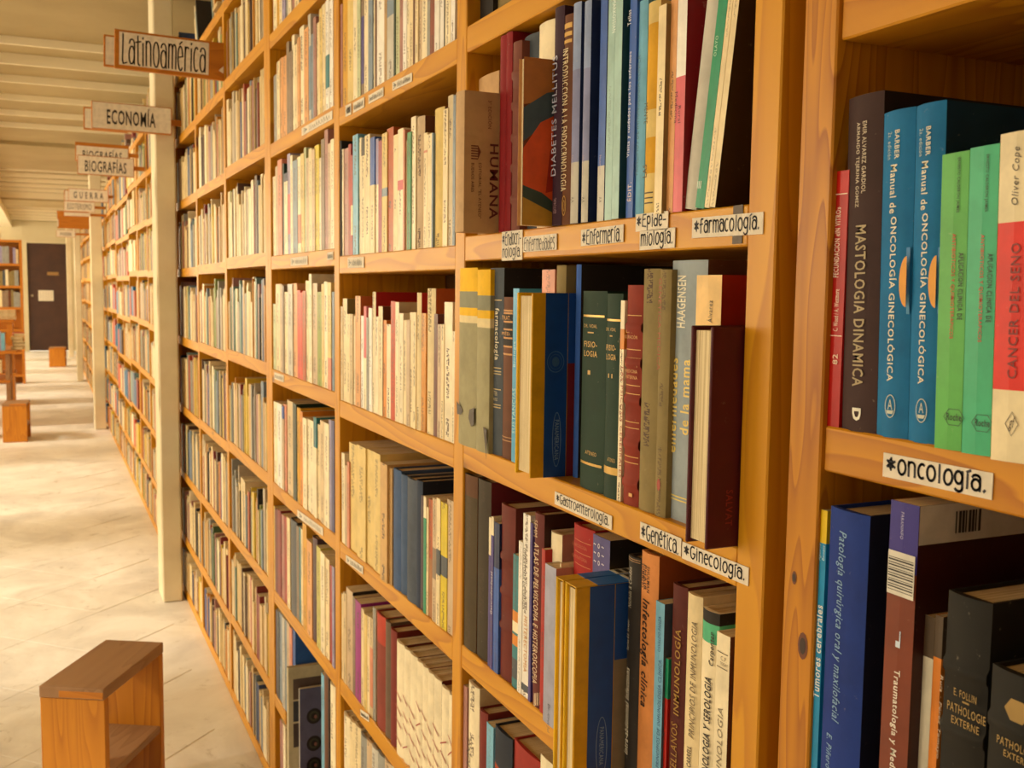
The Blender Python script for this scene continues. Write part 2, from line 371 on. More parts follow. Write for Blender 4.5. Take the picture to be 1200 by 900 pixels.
fl = struct(box('floor', -3.5, XR, YB, YF, -.06, -.0018, M['floor'], origin=(0, 0, 0)))
# diagonal cement tiles near the stool, worn almost flush; further off the wear hides the joints
rnd = random.Random(5); ts = .40; ca = math.cos(math.radians(45)); n = 0; tilemeshes = []
for k in range(4):
    v, f = boxvf(-ts / 2 + .0003, ts / 2 - .0003, -ts / 2 + .0003, ts / 2 - .0003, 0, .0042, .0011)
    me = bpy.data.meshes.new('floor_tile'); me.from_pydata(v, [], f); me.materials.append(M['floor']); me.update(); tilemeshes.append(me)
for i in range(-30, 60):
    for j in range(-30, 60):
        x = (i - j) * ts * ca - .1; y = (i + j) * ts * ca + .2
        if -1.35 < x < D - .27 and 2.2 < y < 9.5:
            o = bpy.data.objects.new('floor_tile', tilemeshes[n % 4]); n += 1
            o.location = (x, y, -.0042); o.rotation_euler = (0, 0, math.radians(45)); COL.objects.link(o); o.parent = fl
struct(box('wall_right', XR, XR + .12, YB, YF, 0, CEIL, M['wall']))
struct(box('wall_back', -3.5, XR, YB - .12, YB, 0, CEIL, M['back']))
# far wall with a doorway
DX0, DX1, DH = -.30, .46, 2.27
struct(box('wall_far', -3.5, DX0 - .08, YF, YF + .12, 0, CEIL + .2, M['wall']))
w2 = box('wall_far', DX1 + .08, XR, YF, YF + .12, 0, CEIL + .2, M['wall']); struct(w2)
w3 = box('wall_far', DX0 - .08, DX1 + .08, YF, YF + .12, DH + .06, CEIL + .2, M['wall']); struct(w3)
d = struct(box('door_1', DX0, DX1, YF + .03, YF + .07, 0.005, DH, M['door'])); d['label'] = 'dark brown door at the end of the aisle'
for s, (a, b_) in enumerate(((DX0 - .08, DX0), (DX1, DX1 + .08))): box('door_frame', a, b_, YF - .02, YF + .1, 0, DH + .06, M['wall'], d)
box('door_frame', DX0, DX1, YF - .02, YF + .1, DH, DH + .06, M['wall'], d)
box('door_handle', DX0 + .06, DX0 + .10, YF - .02, YF + .03, 1.15, 1.19, flat('steel', 'b0a890', .3, .8), d)
nb = box('notice', -.10, .19, YF + .022, YF + .03, 1.06, 1.28, M['paper'], d)
for k in range(5): text(nb, '-----', (-.12, .12, .03 + .036 * k, .04 + .036 * k), '8a7c66', 'n', plane=-.0055)
box('name_plate', .08, .30, YF + .022, YF + .03, 1.60, 1.67, flat('brass_plate', '9a7440', .5), d)
# left wall: sill, lintel, piers, windows
struct(box('wall_left', XL - .1, XL, YB, YF, 0, .9, M['wall']))
struct(box('wall_left', XL - .1, XL, YB, YF, 2.6, CEIL + .2, M['wall']))
prev = YB
for y in WINS + [YF + 1.1]:
    if y - 1.1 > prev + .01: struct(box('wall_left', XL - .1, XL, prev, min(y - 1.1, YF), .9, 2.6, M['wall']))
    prev = y + 1.1
gm, t, b, N, L = nt('window_glass'); b.inputs['Base Color'].default_value = (1, 1, 1, 1); b.inputs['Roughness'].default_value = .0
tr = N.new('ShaderNodeBsdfTransparent'); gl = N.new('ShaderNodeBsdfGlossy'); gl.inputs['Roughness'].default_value = .02; mx = N.new('ShaderNodeMixShader'); mx.inputs[0].default_value = .07
L.new(tr.outputs[0], mx.inputs[1]); L.new(gl.outputs[0], mx.inputs[2]); L.new(mx.outputs[0], N['Material Output'].inputs[0])
M['frame'] = flat('window_frame_paint', 'd8d2c0', .5)
for k, y in enumerate(WINS):
    wv = struct(empty('window_%d' % (k + 1), (XL - .05, y, .9)))
    box('window_frame', XL - .07, XL - .03, y - 1.1, y - 1.05, .9, 2.6, M['frame'], wv); box('window_frame', XL - .07, XL - .03, y + 1.05, y + 1.1, .9, 2.6, M['frame'], wv)
    box('window_frame', XL - .07, XL - .03, y - .02, y + .02, .9, 2.6, M['frame'], wv)
    for yy in (y - .535, y + .535): box('window_pane', XL - .052, XL - .048, yy - .515, yy + .515, .9, 2.6, gm, wv)
# ceiling: plain slabs over the pillars, ribbed fields between them, a lengthwise beam with a skylight beyond it
BX = -.56
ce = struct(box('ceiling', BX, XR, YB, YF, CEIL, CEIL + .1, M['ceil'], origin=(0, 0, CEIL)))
M['rib'] = plaster('ceiling_rib_lit_tone', 'e4d8b8', 'ece2c6', 1.2)  # pale tone paints window light onto the ribs; beam and patches share it
bands = [(YB, 6.15), (10.7, 12.9), (17.6, 19.2)]
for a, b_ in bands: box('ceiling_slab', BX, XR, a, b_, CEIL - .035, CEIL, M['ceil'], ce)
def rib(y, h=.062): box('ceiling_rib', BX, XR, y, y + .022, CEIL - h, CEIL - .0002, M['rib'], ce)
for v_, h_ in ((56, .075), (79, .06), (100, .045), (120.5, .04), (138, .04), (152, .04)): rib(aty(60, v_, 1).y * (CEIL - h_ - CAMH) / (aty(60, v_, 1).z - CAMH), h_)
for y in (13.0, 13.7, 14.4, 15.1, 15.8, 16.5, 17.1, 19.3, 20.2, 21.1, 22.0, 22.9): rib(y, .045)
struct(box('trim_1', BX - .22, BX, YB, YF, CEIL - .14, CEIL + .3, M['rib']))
struct(box('ceiling', -3.5, BX - .22, YB, 12.5, CEIL + .2, CEIL + .3, M['ceil']))
struct(box('ceiling', -3.5, BX - .22, 21.0, YF, CEIL + .2, CEIL + .3, M['ceil']))
struct(box('ceiling', -3.5, -2.2, 12.5, 21.0, CEIL + .2, CEIL + .3, M['ceil']))
sk = struct(empty('window_10', (-1.5, 16.7, CEIL + .25)))
for k in range(5): box('window_pane', -2.2, BX - .22, 12.5 + 1.7 * k + .03, 14.2 + 1.7 * k - .03, CEIL + .24, CEIL + .25, gm, sk)
for k in range(6): box('window_frame', -2.2, BX - .22, 12.5 + 1.7 * k - .03, 12.5 + 1.7 * k + .03, CEIL + .2, CEIL + .27, M['frame'], sk)
# pillars
def pillar(x0, x1, y0, y1, label):
    p = tag(box('pillar', x0, x1, y0, y1, 0, CEIL - .035, M['pillar'], ch=.006), label, 'pillar'); return p
P1 = pillar(.452, .536, 4.76, 4.95, 'nearest cream painted pillar with chipped edge standing against the shelves')
rnd = random.Random(8)
for k in range(9):        # chipped plaster along the aisle-side corner
    z = rnd.uniform(.9, 1.9); v = []; hh = rnd.uniform(.04, .12)
    for q in range(7):
        a = q / 7 * 6.283; v.append((-.0422, -.094 + .012 + .010 * math.cos(a) * rnd.uniform(.7, 1.2), z + hh * math.sin(a) * rnd.uniform(.7, 1.1)))
    mesh('plaster_patch', v + [(-.0405, p_[1], p_[2]) for p_ in v], [tuple(reversed(range(7)))] + [(i, (i + 1) % 7, (i + 1) % 7 + 7, i + 7) for i in range(7)], M['rib'], P1)
pillar(.425, .530, 10.84, 11.04, 'second cream pillar along the aisle, slim, below the far signs')
pillar(.420, .505, 16.4, 16.6, 'third cream pillar, small in the distance, in front of face-out books')
pillar(.42, .51, 21.9, 22.1, 'farthest cream pillar, just before the dark door')
# ---------------------------------------------------------------- bookcases
FT = .038; TH = .036; DEP = .235
def bookcase(label, ups, levels, near=False, top=2.30):
    """ups: near edges of the uprights from near to far; levels: one list of board undersides per bay"""
    y0 = ups[0]; y1 = ups[-1] + FT; e = empty('bookcase', (D, (y0 + y1) / 2, 0)); tag(e, label, 'bookcase', 'pine bookcases along the aisle')
    for u in ups: box('upright', D, D + DEP, u, u + FT, 0, 2.335, M['wz'] if near != 'B' else M['wzb'], e, ch=.0015 if near else 0)
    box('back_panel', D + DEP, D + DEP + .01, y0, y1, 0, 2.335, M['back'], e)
    for a, lv in zip(ups, levels):
        for z in lv:
            if near is True and lv is L2 and z == .255:      # this board is broken off around the tall picture books
                ya_, yb_ = atx(334, 820).y, atx(376.5, 860).y
                for p0, p1 in ((a + FT, yb_), (ya_, a + W)): box('shelf_board', D + .0005, D + DEP, p0, p1, z, z + TH, M['wy'], e, ch=.0015)
                continue
            box('shelf_board', D + (.004 if near == 'B' else 0.0005), D + DEP, a + FT, a + W - (.038 - FT), z, z + TH, M['wy'] if near != 'B' else M['wyb'], e, ch=.0015 if near else 0)
    return e
L4 = [0, .26, .548, .849, 1.1525, 1.4545, 1.749, 2.035, 2.299]
L3 = [0, .25, .548, .846, 1.1455, 1.4430, 1.7415, 2.035, 2.299]
L2 = [0, .255, .55, .85, 1.158, 1.4600, 1.754, 2.0355, 2.299]
YA = Yd0 = 1.0573 * W
UPA = [YA - FT + k * W for k in range(4)]
A = bookcase('nearest full bookcase carrying the handwritten subject tags, golden pine', UPA, [L4, L3, L2], True)
UB = YA - FT - .0265 - FT
B = bookcase('bookcase at the right edge holding the cancer books, with figured upright', [UB - W, UB], [[0, .30, .62, .94, 1.2745, 1.607, 1.95, 2.299]], 'B')
yC = UPA[-1] + FT; cases = []
names = ['bookcase just before the chipped cream pillar', 'bookcase directly behind the chipped pillar', 'second bookcase beyond the chipped pillar', 'bookcase beside the second pillar',
         'bookcase beyond the second pillar, with face-out covers', 'distant bookcase before the third pillar', 'distant bookcase level with the third pillar', 'last bookcase but one before the dark door', 'last bookcase beside the dark door']
rnd = random.Random(3)
for k, nm in enumerate(names):
    lv = []
    for q in range(3):
        j = rnd.choice((-.012, 0, .008, .014)) if k else (.012, .0, -.006)[q]
        lv.append([0] + [z + j for z in L2[1:-1]] + [2.299])
    ups = [yC + i * W for i in range(4)]
    cases.append((bookcase(nm, ups, lv), ups, lv)); yC = ups[-1] + FT + (.0 if k != 1 else .0)
    if yC + 3 * W + FT > YF - .1: break
# ---------------------------------------------------------------- book builder
def cmul(c, k): return (c[0] * k, c[1] * k, c[2] * k)
def book(y0, y1, xf, z0, h, col, depth=.165, hard=False, near=None, bands=(), lean=0.0, prt=.6, ribs=(), round_=None, name='book', gloss=None):
    """spine-out book; local x = depth, y = thickness, z = height. bands = (z-fraction from top a, b, colour)"""
    th = max(y1 - y0 - .0004, .002); bul = (min(.13 * th, .0035) if hard else min(.03 * th, .0008)) if round_ is None else round_
    bt = .0022 if hard else .0005; bt = min(bt, th * .2); n = 8 if hard else 2
    cuts = {0.0, h}; bd = []
    for a, b_, c in bands: bd.append((h * (1 - b_), h * (1 - a), lin(c))); cuts |= {h * (1 - b_), h * (1 - a)}
    off = {}
    for f_ in ribs:
        z = h * (1 - f_)
        for dz, o_ in ((-.006, 0), (-.003, .0022), (.003, .0022), (.006, 0)): cuts.add(z + dz); off[z + dz] = o_
    zs = sorted(cuts); cb = lin(col); cn = lin(near) if near else cb
    v = []; idx = {}
    def pt(k, x, y, z):
        if k not in idx: idx[k] = len(v); v.append((x, y, z))
        return idx[k]
    prof = [(bul * ((2 * j / n - 1) ** 2), th * j / n) for j in range(n + 1)]
    f = []; cl = []; uv = []
    for a, b_ in zip(zs, zs[1:]):
        mid = (a + b_) / 2; cc = cb
        for q in bd:
            if q[0] - 1e-6 <= mid <= q[1] + 1e-6: cc = q[2]
        if off.get(a) or off.get(b_): pass
        for j in range(n):
            i0 = pt(('s', j, a), prof[j][0] - off.get(a, 0), prof[j][1], a); i1 = pt(('s', j + 1, a), prof[j + 1][0] - off.get(a, 0), prof[j + 1][1], a)
            i2 = pt(('s', j + 1, b_), prof[j + 1][0] - off.get(b_, 0), prof[j + 1][1], b_); i3 = pt(('s', j, b_), prof[j][0] - off.get(b_, 0), prof[j][1], b_)
            f.append((i0, i3, i2, i1)); cl.append(cc[:3] + ((prt if cc is cb else 0),)); u0, u1 = j / n, (j + 1) / n
            uv.append(((u0, a), (u0, b_), (u1, b_), (u1, a)))
    nsp = len(f)
    def P(x, y, z): v.append((x, y, z)); return len(v) - 1
    z_ = ((0, 0),) * 4
    def q(pts, c):
        f.append(tuple(P(*p) for p in pts)); cl.append(c[:3] + (0,)); uv.append(((0, 0),) * len(pts))
    xi = bul + bt
    # near board (y=0) outside, bands wrap round when near is not given
    if near or not bd: q([(bul, 0, 0), (depth, 0, 0), (depth, 0, h), (bul, 0, h)], cn)
    else:
        for a, b_ in zip(zs, zs[1:]):
            mid = (a + b_) / 2; cc = cb
            for w_ in bd:
                if w_[0] - 1e-6 <= mid <= w_[1] + 1e-6: cc = w_[2]
            q([(bul, 0, a), (depth, 0, a), (depth, 0, b_), (bul, 0, b_)], cc)
    q([(depth, th, 0), (bul, th, 0), (bul, th, h), (depth, th, h)], cb)
    q([(xi, bt, 0), (xi, bt, h), (depth, bt, h), (depth, bt, 0)], cn); q([(xi, th - bt, 0), (depth, th - bt, 0), (depth, th - bt, h), (xi, th - bt, h)], cb)
    q([(xi, bt, 0), (xi, th - bt, 0), (xi, th - bt, h), (xi, bt, h)], cb)
    for y_a, y_b in ((0, bt), (th - bt, th)): q([(depth, y_a, 0), (depth, y_b, 0), (depth, y_b, h), (depth, y_a, h)], cb)
    for z, s in ((h, 1), (0, -1)):
        def qq(p, c=cb): q(p if s > 0 else p[::-1], c)
        qq([(xi, 0, z), (depth, 0, z), (depth, bt, z), (xi, bt, z)], cn); qq([(xi, th - bt, z), (depth, th - bt, z), (depth, th, z), (xi, th, z)])
        for j in range(n): qq([(prof[j][0], prof[j][1], z), (xi, prof[j][1], z), (xi, prof[j + 1][1], z), (prof[j + 1][0], prof[j + 1][1], z)])
    gl_ = (not hard) if gloss is None else gloss
    o = mesh(name, v, f, M['gloss' if gl_ else 'cloth'], None, cl, uv)
    o.location = (xf, y0 + .0002, z0); o.rotation_euler = (lean, 0, 0)
    for p_ in list(o.data.polygons)[:nsp]: p_.use_smooth = hard
    ov = .003 if hard else .0003
    pv, pf = boxvf(xi + .0002, depth - ov, bt + .0001, th - bt - .0001, ov, h - ov)
    mesh('page_block', pv, pf, M['pages'], o)
    o['_th'] = th; o['_bul'] = bul; o['_h'] = h
    return o
def book_fore(y0, y1, xf, z0, h, col, depth=.17, near=None, name='book', hard=True):
    """book shelved with its open side out"""
    th = y1 - y0 - .0004; bt = .0035 if hard else .0006; v = []; f = []; cl = []
    cb = lin(col); cn = lin(near) if near else cb
    parts = [(0, depth, 0, bt, cn), (0, depth, th - bt, th, cb), (depth - bt, depth, bt, th - bt, cb)]
    for a, b_, c_, d_, cc in parts:
        bv, bf = boxvf(a, b_, c_, d_, 0, h, min(.001, (d_ - c_) * .4)); k = len(v); v += bv; f += [tuple(i + k for i in q) for q in bf]; cl += [cc[:3] + (0,)] * len(bf)
    o = mesh(name, v, f, M['gloss'], None, cl, [((0, 0),) * len(q) for q in f]); o.location = (xf, y0 + .0002, z0)
    pv, pf = boxvf(.004, depth - bt, bt, th - bt, .004 if hard else .0003, h - (.004 if hard else .0003)); mesh('page_block', pv, pf, M['pages'], o)
    o['_th'] = th; o['_bul'] = 0; o['_h'] = h
    return o
def panel(parent, pts, color, name='cover_panel', face='n', off=.0004, metal=0.0):
    """flat print on a face; pts in local 2D (x,z) for n or (y,z) for s"""
    if face == 'n': v = [(a, -off, b_) for a, b_ in pts]; f = [tuple(range(len(pts)))]
    elif face == 't': v = [(a, b_, parent['_h'] + off) for a, b_ in pts]; f = [tuple(range(len(pts)))]
    else:
        bul, th = parent['_bul'], parent['_th']; ys_ = [2 * a / th - 1 for a, _ in pts]; lo_ = 0 if min(ys_) * max(ys_) <= 0 else min(q * q for q in ys_); v = [(bul * lo_ - off, a, b_) for a, b_ in pts]; f = [tuple(reversed(range(len(pts))))]
    return mesh(name, v, f, ink(color, metal), parent)
def ring(parent, a, b_, ra, rb, w, color, face='s', n=24, off=.0005, name='cover_emblem', metal=0.0, arc_=(0, 360)):
    """elliptic outline as flat print"""
    v = []; f = []; bul, th = parent['_bul'], parent['_th']
    for i in range(n + 1):
        q = math.radians(arc_[0] + (arc_[1] - arc_[0]) * i / n)
        for s in (1, -1):
            p, r = a + (ra + s * w / 2) * math.cos(q), b_ + (rb + s * w / 2) * math.sin(q)
            if face == 's': v.append((bul * ((2 * a / th - 1) ** 2) - off, p, r))
            else: v.append((p, -off, r))
    for i in range(n): f.append((2 * i, 2 * i + 2, 2 * i + 3, 2 * i + 1))
    return mesh(name, v, f, ink(color, metal), parent)
def disc(parent, a, b_, ra, rb, color, face='s', n=20, off=.0004, name='cover_emblem', arc_=(0, 360)):
    bul, th = parent['_bul'], parent['_th']; v = []
    for p, r in arc(a, b_, ra, rb, arc_[0], arc_[1], n):
        v.append((bul * ((2 * max(min(a + ra, th), th * .15) / th - 1) ** 2 if a < th * .1 else bul * (2 * a / th - 1) ** 2) - off, p, r) if face == 's' else (p, -off, r))
    if face == 's': v = v[::-1]
    return mesh(name, v, [tuple(range(len(v)))], ink(color), parent)
def loc_s(o, u, v):
    """pixel of the photograph -> (y, z) on the spine plane of book o"""
    p = atx(u, v, o.location.x); q = Matrix.Rotation(-o.rotation_euler.x, 3, 'X') @ (p - o.location); return q.y, q.z
def loc_n(o, u, v):
    p = aty(u, v, o.location.y); return p.x - o.location.x, p.z - o.location.z
def stext(o, s, u0, u1, v0, v1, color, way='D', **k):
    um, vm = (u0 + u1) / 2, (v0 + v1) / 2
    za = loc_s(o, um, v1)[1]; zb = loc_s(o, um, v0)[1]; ya = loc_s(o, u1, vm)[0]; yb = loc_s(o, u0, vm)[0]
    text(o, s, (ya, yb, za, zb), color, 's', way, plane=-.0006, bulge=(o['_bul'], o['_th']), name='title_lettering', **k)
def ntext(o, s, u0, u1, v0, v1, color, way='D', **k):
    um, vm = (u0 + u1) / 2, (v0 + v1) / 2
    za = loc_n(o, um, v1)[1]; zb = loc_n(o, um, v0)[1]; xa = loc_n(o, u0, vm)[0]; xb = loc_n(o, u1, vm)[0]
    text(o, s, (xa, xb, za, zb), color, 'n', way, plane=-.0006, name='title_lettering', **k)
def sline(o, v0, v1, color, inset=.08, metal=0.0, name='gold_line'):
    um = OU[o.name]; th = o['_th']; za = loc_s(o, um, v1)[1]; zb = loc_s(o, um, v0)[1]
    pts = [(th * inset + th * (1 - 2 * inset) * i / 6, za) for i in range(7)] + [(th * (1 - inset) - th * (1 - 2 * inset) * i / 6, zb) for i in range(7)]
    bul = o['_bul']; v = [(bul * ((2 * a / th - 1) ** 2) - .0005, a, b_) for a, b_ in pts]
    mesh(name, v, [(i, 13 - i, 12 - i, i + 1) for i in range(6)], ink(color, metal), o)
OU = {}
BOOKS = {}
ORD = {1: 'first', 2: 'second', 3: 'third', 4: 'fourth', 5: 'fifth', 6: 'sixth', 7: 'seventh', 8: 'eighth', 9: 'ninth', 10: 'tenth', 11: 'eleventh', 12: 'twelfth', 13: 'thirteenth', 14: 'fourteenth',
       15: 'fifteenth', 16: 'sixteenth', 17: 'seventeenth', 18: 'eighteenth', 19: 'nineteenth', 20: 'twentieth'}
def ordinal(n):
    return ORD.get(n) or ('twenty-' + ORD[n - 20] if n < 30 else 'thirty-' + ORD[n - 30] if n > 30 else 'thirtieth')
def row(key, zb, vref, phrase, group, spec, depth=.165, hmax=.262, lim=None):
    rnd = random.Random(key); lst = []
    for ln in spec.strip().splitlines():
        ln = ln.strip()
        if not ln or ln[0] == '#': continue
        tk = ln.split(); u0, u1 = [float(x) for x in tk[0].split('-')]; vt = tk[1]; col = tk[2]; o_ = {}
        for q in tk[3:]:
            a, _, b_ = q.partition('='); o_[a] = b_ if b_ else True
        lst.append((u0, u1, vt, col, o_))
    for i, (u0, u1, vt, col, o_) in enumerate(lst):
        xs = D - float(o_.get('p', 0)) / 100 + .0006 + (0 if 'p' in o_ else rnd.uniform(0, .004))
        ya = atx(u0, vref, xs).y; yb = atx(u1, vref, xs).y
        if vt == '-': h = rnd.uniform(.20, .24)
        else: h = atx((u0 + u1) / 2, float(vt), xs).z - zb
        h = min(h, float(o_.get('hm', hmax)))
        hard = 'hard' in o_
        bands = []
        for q in o_.get('b', '').split(',') if o_.get('b') else []:
            c_, fa, fb = q.split(':'); bands.append((float(fa), float(fb), c_))
        ribs = [float(x) for x in o_['ribs'].split(',')] if o_.get('ribs') else ()
        bk = book(yb, ya, xs, zb, h, col, float(o_.get('d', depth * 100)) / 100, hard, o_.get('n'), bands, math.radians(float(o_.get('lean', 0))), float(o_.get('t', .7)), ribs)
        OU[bk.name] = (u0 + u1) / 2
        th = ya - yb; cw = PAL[col][1] if col in PAL else 'coloured'
        size = 'slim ' if th < .011 else 'thick ' if th > .034 else ''
        lab = size + cw + (' hardback' if hard else ' paperback')
        if bands:
            bc = PAL[bands[0][2]][1] if bands[0][2] in PAL else None
            if bc and bc != cw: lab += ' with ' + bc + ' band'
        bk['label'] = '%s, %s from left %s' % (lab, ordinal(i + 1), phrase); bk['category'] = 'book'; bk['group'] = group
        BOOKS[(key, o_.get('id', i + 1))] = bk
    if key in MASS_ROWS:
        for k_ in [k_ for k_ in BOOKS if k_[0] == key]: absorb(BOOKS.pop(k_))
    return lst
MASS_ROWS = ('S2', 'T2', 'A2', 'B2', 'C2', 'D2', 'F2')
SB_ = {'v': [], 'f': [], 'c': [], 'u': []}
def absorb(o):
    """bakes a small far book into the common mass"""
    mw = Matrix.Translation(o.location) @ o.rotation_euler.to_matrix().to_4x4(); kids = [c for c in COL.objects if c.parent == o]
    for q in [o] + kids:
        me = q.data; k = len(SB_['v']); SB_['v'] += [tuple(mw @ v.co) for v in me.vertices]
        at = me.color_attributes.get('Col'); ul = me.uv_layers.get('UVMap')
        for p in me.polygons:
            SB_['f'].append(tuple(i + k for i in p.vertices))
            SB_['c'].append(tuple(at.data[p.loop_start].color) if at else lin('d8c69c')[:3] + (0,))
            SB_['u'].append(tuple(tuple(ul.data[i].uv) for i in p.loop_indices) if ul else ((0, 0),) * p.loop_total)
    for q in kids + [o]: bpy.data.objects.remove(q)
def bk(key, i, label=None):
    o = BOOKS[(key, i)]
    if label: o['label'] = label
    return o
# ---------------------------------------------------------------- books of the nearest full bay
Z4 = [z + TH for z in L4]; Z3 = [z + TH for z in L3]; Z2 = [z + TH for z in L2]
row('T4', Z4[6], 20, 'above the nursing and pharmacology shelf', 'books cut by the top edge of the picture', '''
549-575 - dark hard t=0 p=-2 hm=.20
577-600 - olive hard t=0 p=-3 hm=.19
600-640 - navy hard t=0 p=-3 hm=.21
640-700 - wine hard t=0 p=-3 hm=.21
''')
row('A4', Z4[5], 200, 'on the farmacología shelf', 'books on the shelf tagged farmacología', '''
583-590 43 crimson hard t=0 id=r1
590-597 39 crimson hard t=0 id=r2
597-607 50 7a4438 hard ribs=.17,.33,.5,.66,.83 t=0 id=rib
610-627 42 slate hard p=-1.5 t=0 id=grey
627-645 27 ivory hard p=-1.2 t=0 id=ivory
645-656 10 plum hard id=dia t=0 p=.5
656-667 19 brown hard id=endo t=0 p=.2
667-676 5 8a8fb8 id=b1 n=navy b=93a4cc:0:.3,palegrey:.72:1 hard t=0 p=.6
680-688 3 8a8fb8 id=b2 n=navy b=93a4cc:0:.3,palegrey:.72:1 hard t=0 p=.6
688-700 1 navy id=b3 t=0 p=-.6 hard
700-708 -2 blue id=b4 b=palegrey:.75:1 t=0 n=navy
709-717 -2 a6ccc8 id=q1 t=.2
717-725.5 -2 a6ccc8 id=q2 t=0 n=24505c p=.4
734-742 -4 blue id=vis t=0
742-753 3 sky id=pri t=0 hard
753-767 4 straw id=das t=0 hard b=gold:.10:.50,gold:.63:.80
767-776 8 cream id=cr t=.8 p=.5 n=olive
781-789 -3 peach id=pch t=.7
789-800 -3 pink id=med t=0 n=crimson p=.3 b=white:0:.37
''')  # pale top bands of b1 and b2 paint in the spine glare
for k_, l_ in (('r1', 'left one of two slim glossy crimson hardbacks by the tilted box book'), ('r2', 'right one of two slim glossy crimson hardbacks beside the ribbed spine'), ('rib', 'old dusty red book with gold raised ribs left of the picture cover'),
    ('grey', 'grey rounded spine peeping over the picture-cover book'), ('ivory', 'ivory book top peeping out left of the diabetes book'), ('dia', 'dark plum book with silver diabetes title'),
    ('endo', 'brown book with pale endocrinology title and gold bands'), ('b1', 'first lilac-blue hardback right of the brown endocrinology book'), ('b2', 'second lilac-blue hardback, before a dark blue gap'), ('b3', 'dark navy hardback right of the two lilac-blue spines'),
    ('b4', 'blue book fading to grey left of the two aqua spines'), ('q1', 'left one of the pair of aqua spines'), ('q2', 'right one of the pair of aqua spines, dark teal side'),
    ('vis', 'slim blue book with white nursing title'), ('pri', 'pale blue book with grey immunology title'), ('das', 'straw spine with two orange patches'), ('cr', 'slim cream paperback with small printing, right of orange-patched spine'),
    ('pch', 'peach paperback left of the pink one'), ('med', 'pink paperback with white worn upper half')): bk('A4', k_, l_)
# the leaning group at the right end: fixed foot, leaning right at the top
def leaner(u0b, u1b, vb, utop, col, label, k_, hh, hard=False, n=None, x=D + .001, t_=.4):
    ya = atx(u0b, vb, x).y; yb = atx(u1b, vb, x).y; th = ya - yb
    a = math.radians(8.6)        # leans towards the camera end: top moves to -y
    o = book(yb, ya, x, Z4[5], hh, col, .16, hard, n, (), a, t_)
    # rotate about the near foot edge so that the foot stays on the board
    o.location.y = yb; o.location.z = Z4[5] + .0005; o['label'] = label; o['category'] = 'book'; o['group'] = 'books leaning at the right end of the farmacología shelf'
    OU[o.name] = (u0b + u1b) / 2; BOOKS[('A4', k_)] = o; return o
leaner(799, 813.5, 240, 0, 'palegrey', 'pale grey plain book leaning, leftmost of the leaning group', 'l1', .218, True, t_=0)
leaner(814, 824.5, 240, 0, 'emerald', 'emerald green book leaning between pale spines', 'l2', .228, t_=0)
leaner(825, 830.8, 240, 0, 'cream', 'slim cream paperback leaning right of the emerald one', 'l3', .225)
leaner(831, 837.8, 240, 0, 'cream', 'rightmost slim cream paperback of the leaning group, by the empty gap', 'l4', .228, n='3a2410')  # dark near cover colour paints in the shade beside this book
# boxed book standing proud at the left, its side turned to us
def proud(key, id_, uF, uL, vref, y0, zb, vtop, col, label, kind='spine', near=None, depth=.15, group='books on the shelf tagged farmacología', dz=0.0, hard=True):
    x = aty(uF, vref, y0).x; y1 = atx(uL, vref, x).y; h = aty(uF, vtop, y0).z - zb - dz
    o = (book if kind == 'spine' else book_fore)(y0, y1, x, zb + dz, h, col, depth, near=near, **({'hard': hard, 'prt': 0} if kind == 'spine' else {'hard': hard}))
    tag(o, label, 'book', group); OU[o.name] = (uF + uL) / 2; BOOKS[(key, id_)] = o; return o
yr1 = BOOKS[('A4', 'r1')].location.y + BOOKS[('A4', 'r1')]['_th']
H_ = proud('A4', 'hum', 541, 531, 200, yr1 + .002, Z4[5], 105, 'c9a67c', 'tan book with dark red HUMANA on its side, at left end of row', near='b8986c')
ntext(H_, 'HUMANA', 573.5, 583.5, 169, 257, '5a1c1c', bold=.03)
ntext(H_, '3ª EDICIÓN', 572, 577, 118, 151, '6a2c22'); ntext(H_, 'EDITORIAL "EL ATENEO"', 560.5, 564, 191, 256, '5a241c'); ntext(H_, 'BUENOS AIRES', 552, 555.5, 191, 225, '5a241c')
for q in range(6): panel(H_, [(loc_n(H_, 552, 170 + q * 3)[0], loc_n(H_, 552, 170 + q * 3)[1]), (loc_n(H_, 560, 170 + q * 3)[0], loc_n(H_, 552, 170 + q * 3)[1]), (loc_n(H_, 560, 171.4 + q * 3)[0], loc_n(H_, 552, 171.4 + q * 3)[1]), (loc_n(H_, 552, 171.4 + q * 3)[0], loc_n(H_, 552, 171.4 + q * 3)[1])], '6a3326', 'building_emblem')
panel(H_, [(loc_n(H_, 560, 170)[0], loc_n(H_, 560, 170)[1]), (loc_n(H_, 563.5, 178)[0], loc_n(H_, 563, 178)[1]), (loc_n(H_, 560, 187)[0], loc_n(H_, 560, 187)[1])][::-1], '6a3326', 'building_emblem')
tb = book(H_.location.y + H_['_th'] + .003, 1.399, D + .015, Z4[5], .222, 'c8a070', .15, True, prt=0); tag(tb, 'plain tan rounded spine standing behind the HUMANA book', 'book', 'books on the shelf tagged farmacología'); OU[tb.name] = 570
yd = BOOKS[('A4', 'dia')].location.y + BOOKS[('A4', 'dia')]['_th']
PB = proud('A4', 'pic', 613, 607, 165, yd + .0015, Z4[5], 66, 'd9a26c', 'paperback with red and orange picture cover, open edge out, standing proud', 'fore', near='7a3a1c', hard=False, depth=.12)
hw = .12; ph = PB['_h']
panel(PB, [(0, ph * .72), (hw, ph * .86), (hw, ph), (0, ph)], 'b8702c', 'cover_picture')
panel(PB, [(0, ph * .50), (.02, ph * .58), (hw, ph * .84), (hw, ph * .90), (.03, ph * .80), (0, ph * .70)], '46565e', 'cover_picture', off=.0006)
panel(PB, [(0, ph * .20), (.045, ph * .12), (hw, ph * .05), (hw, ph * .78), (.06, ph * .72), (.022, ph * .62), (0, ph * .46)], 'e0541a', 'cover_picture', off=.0008)
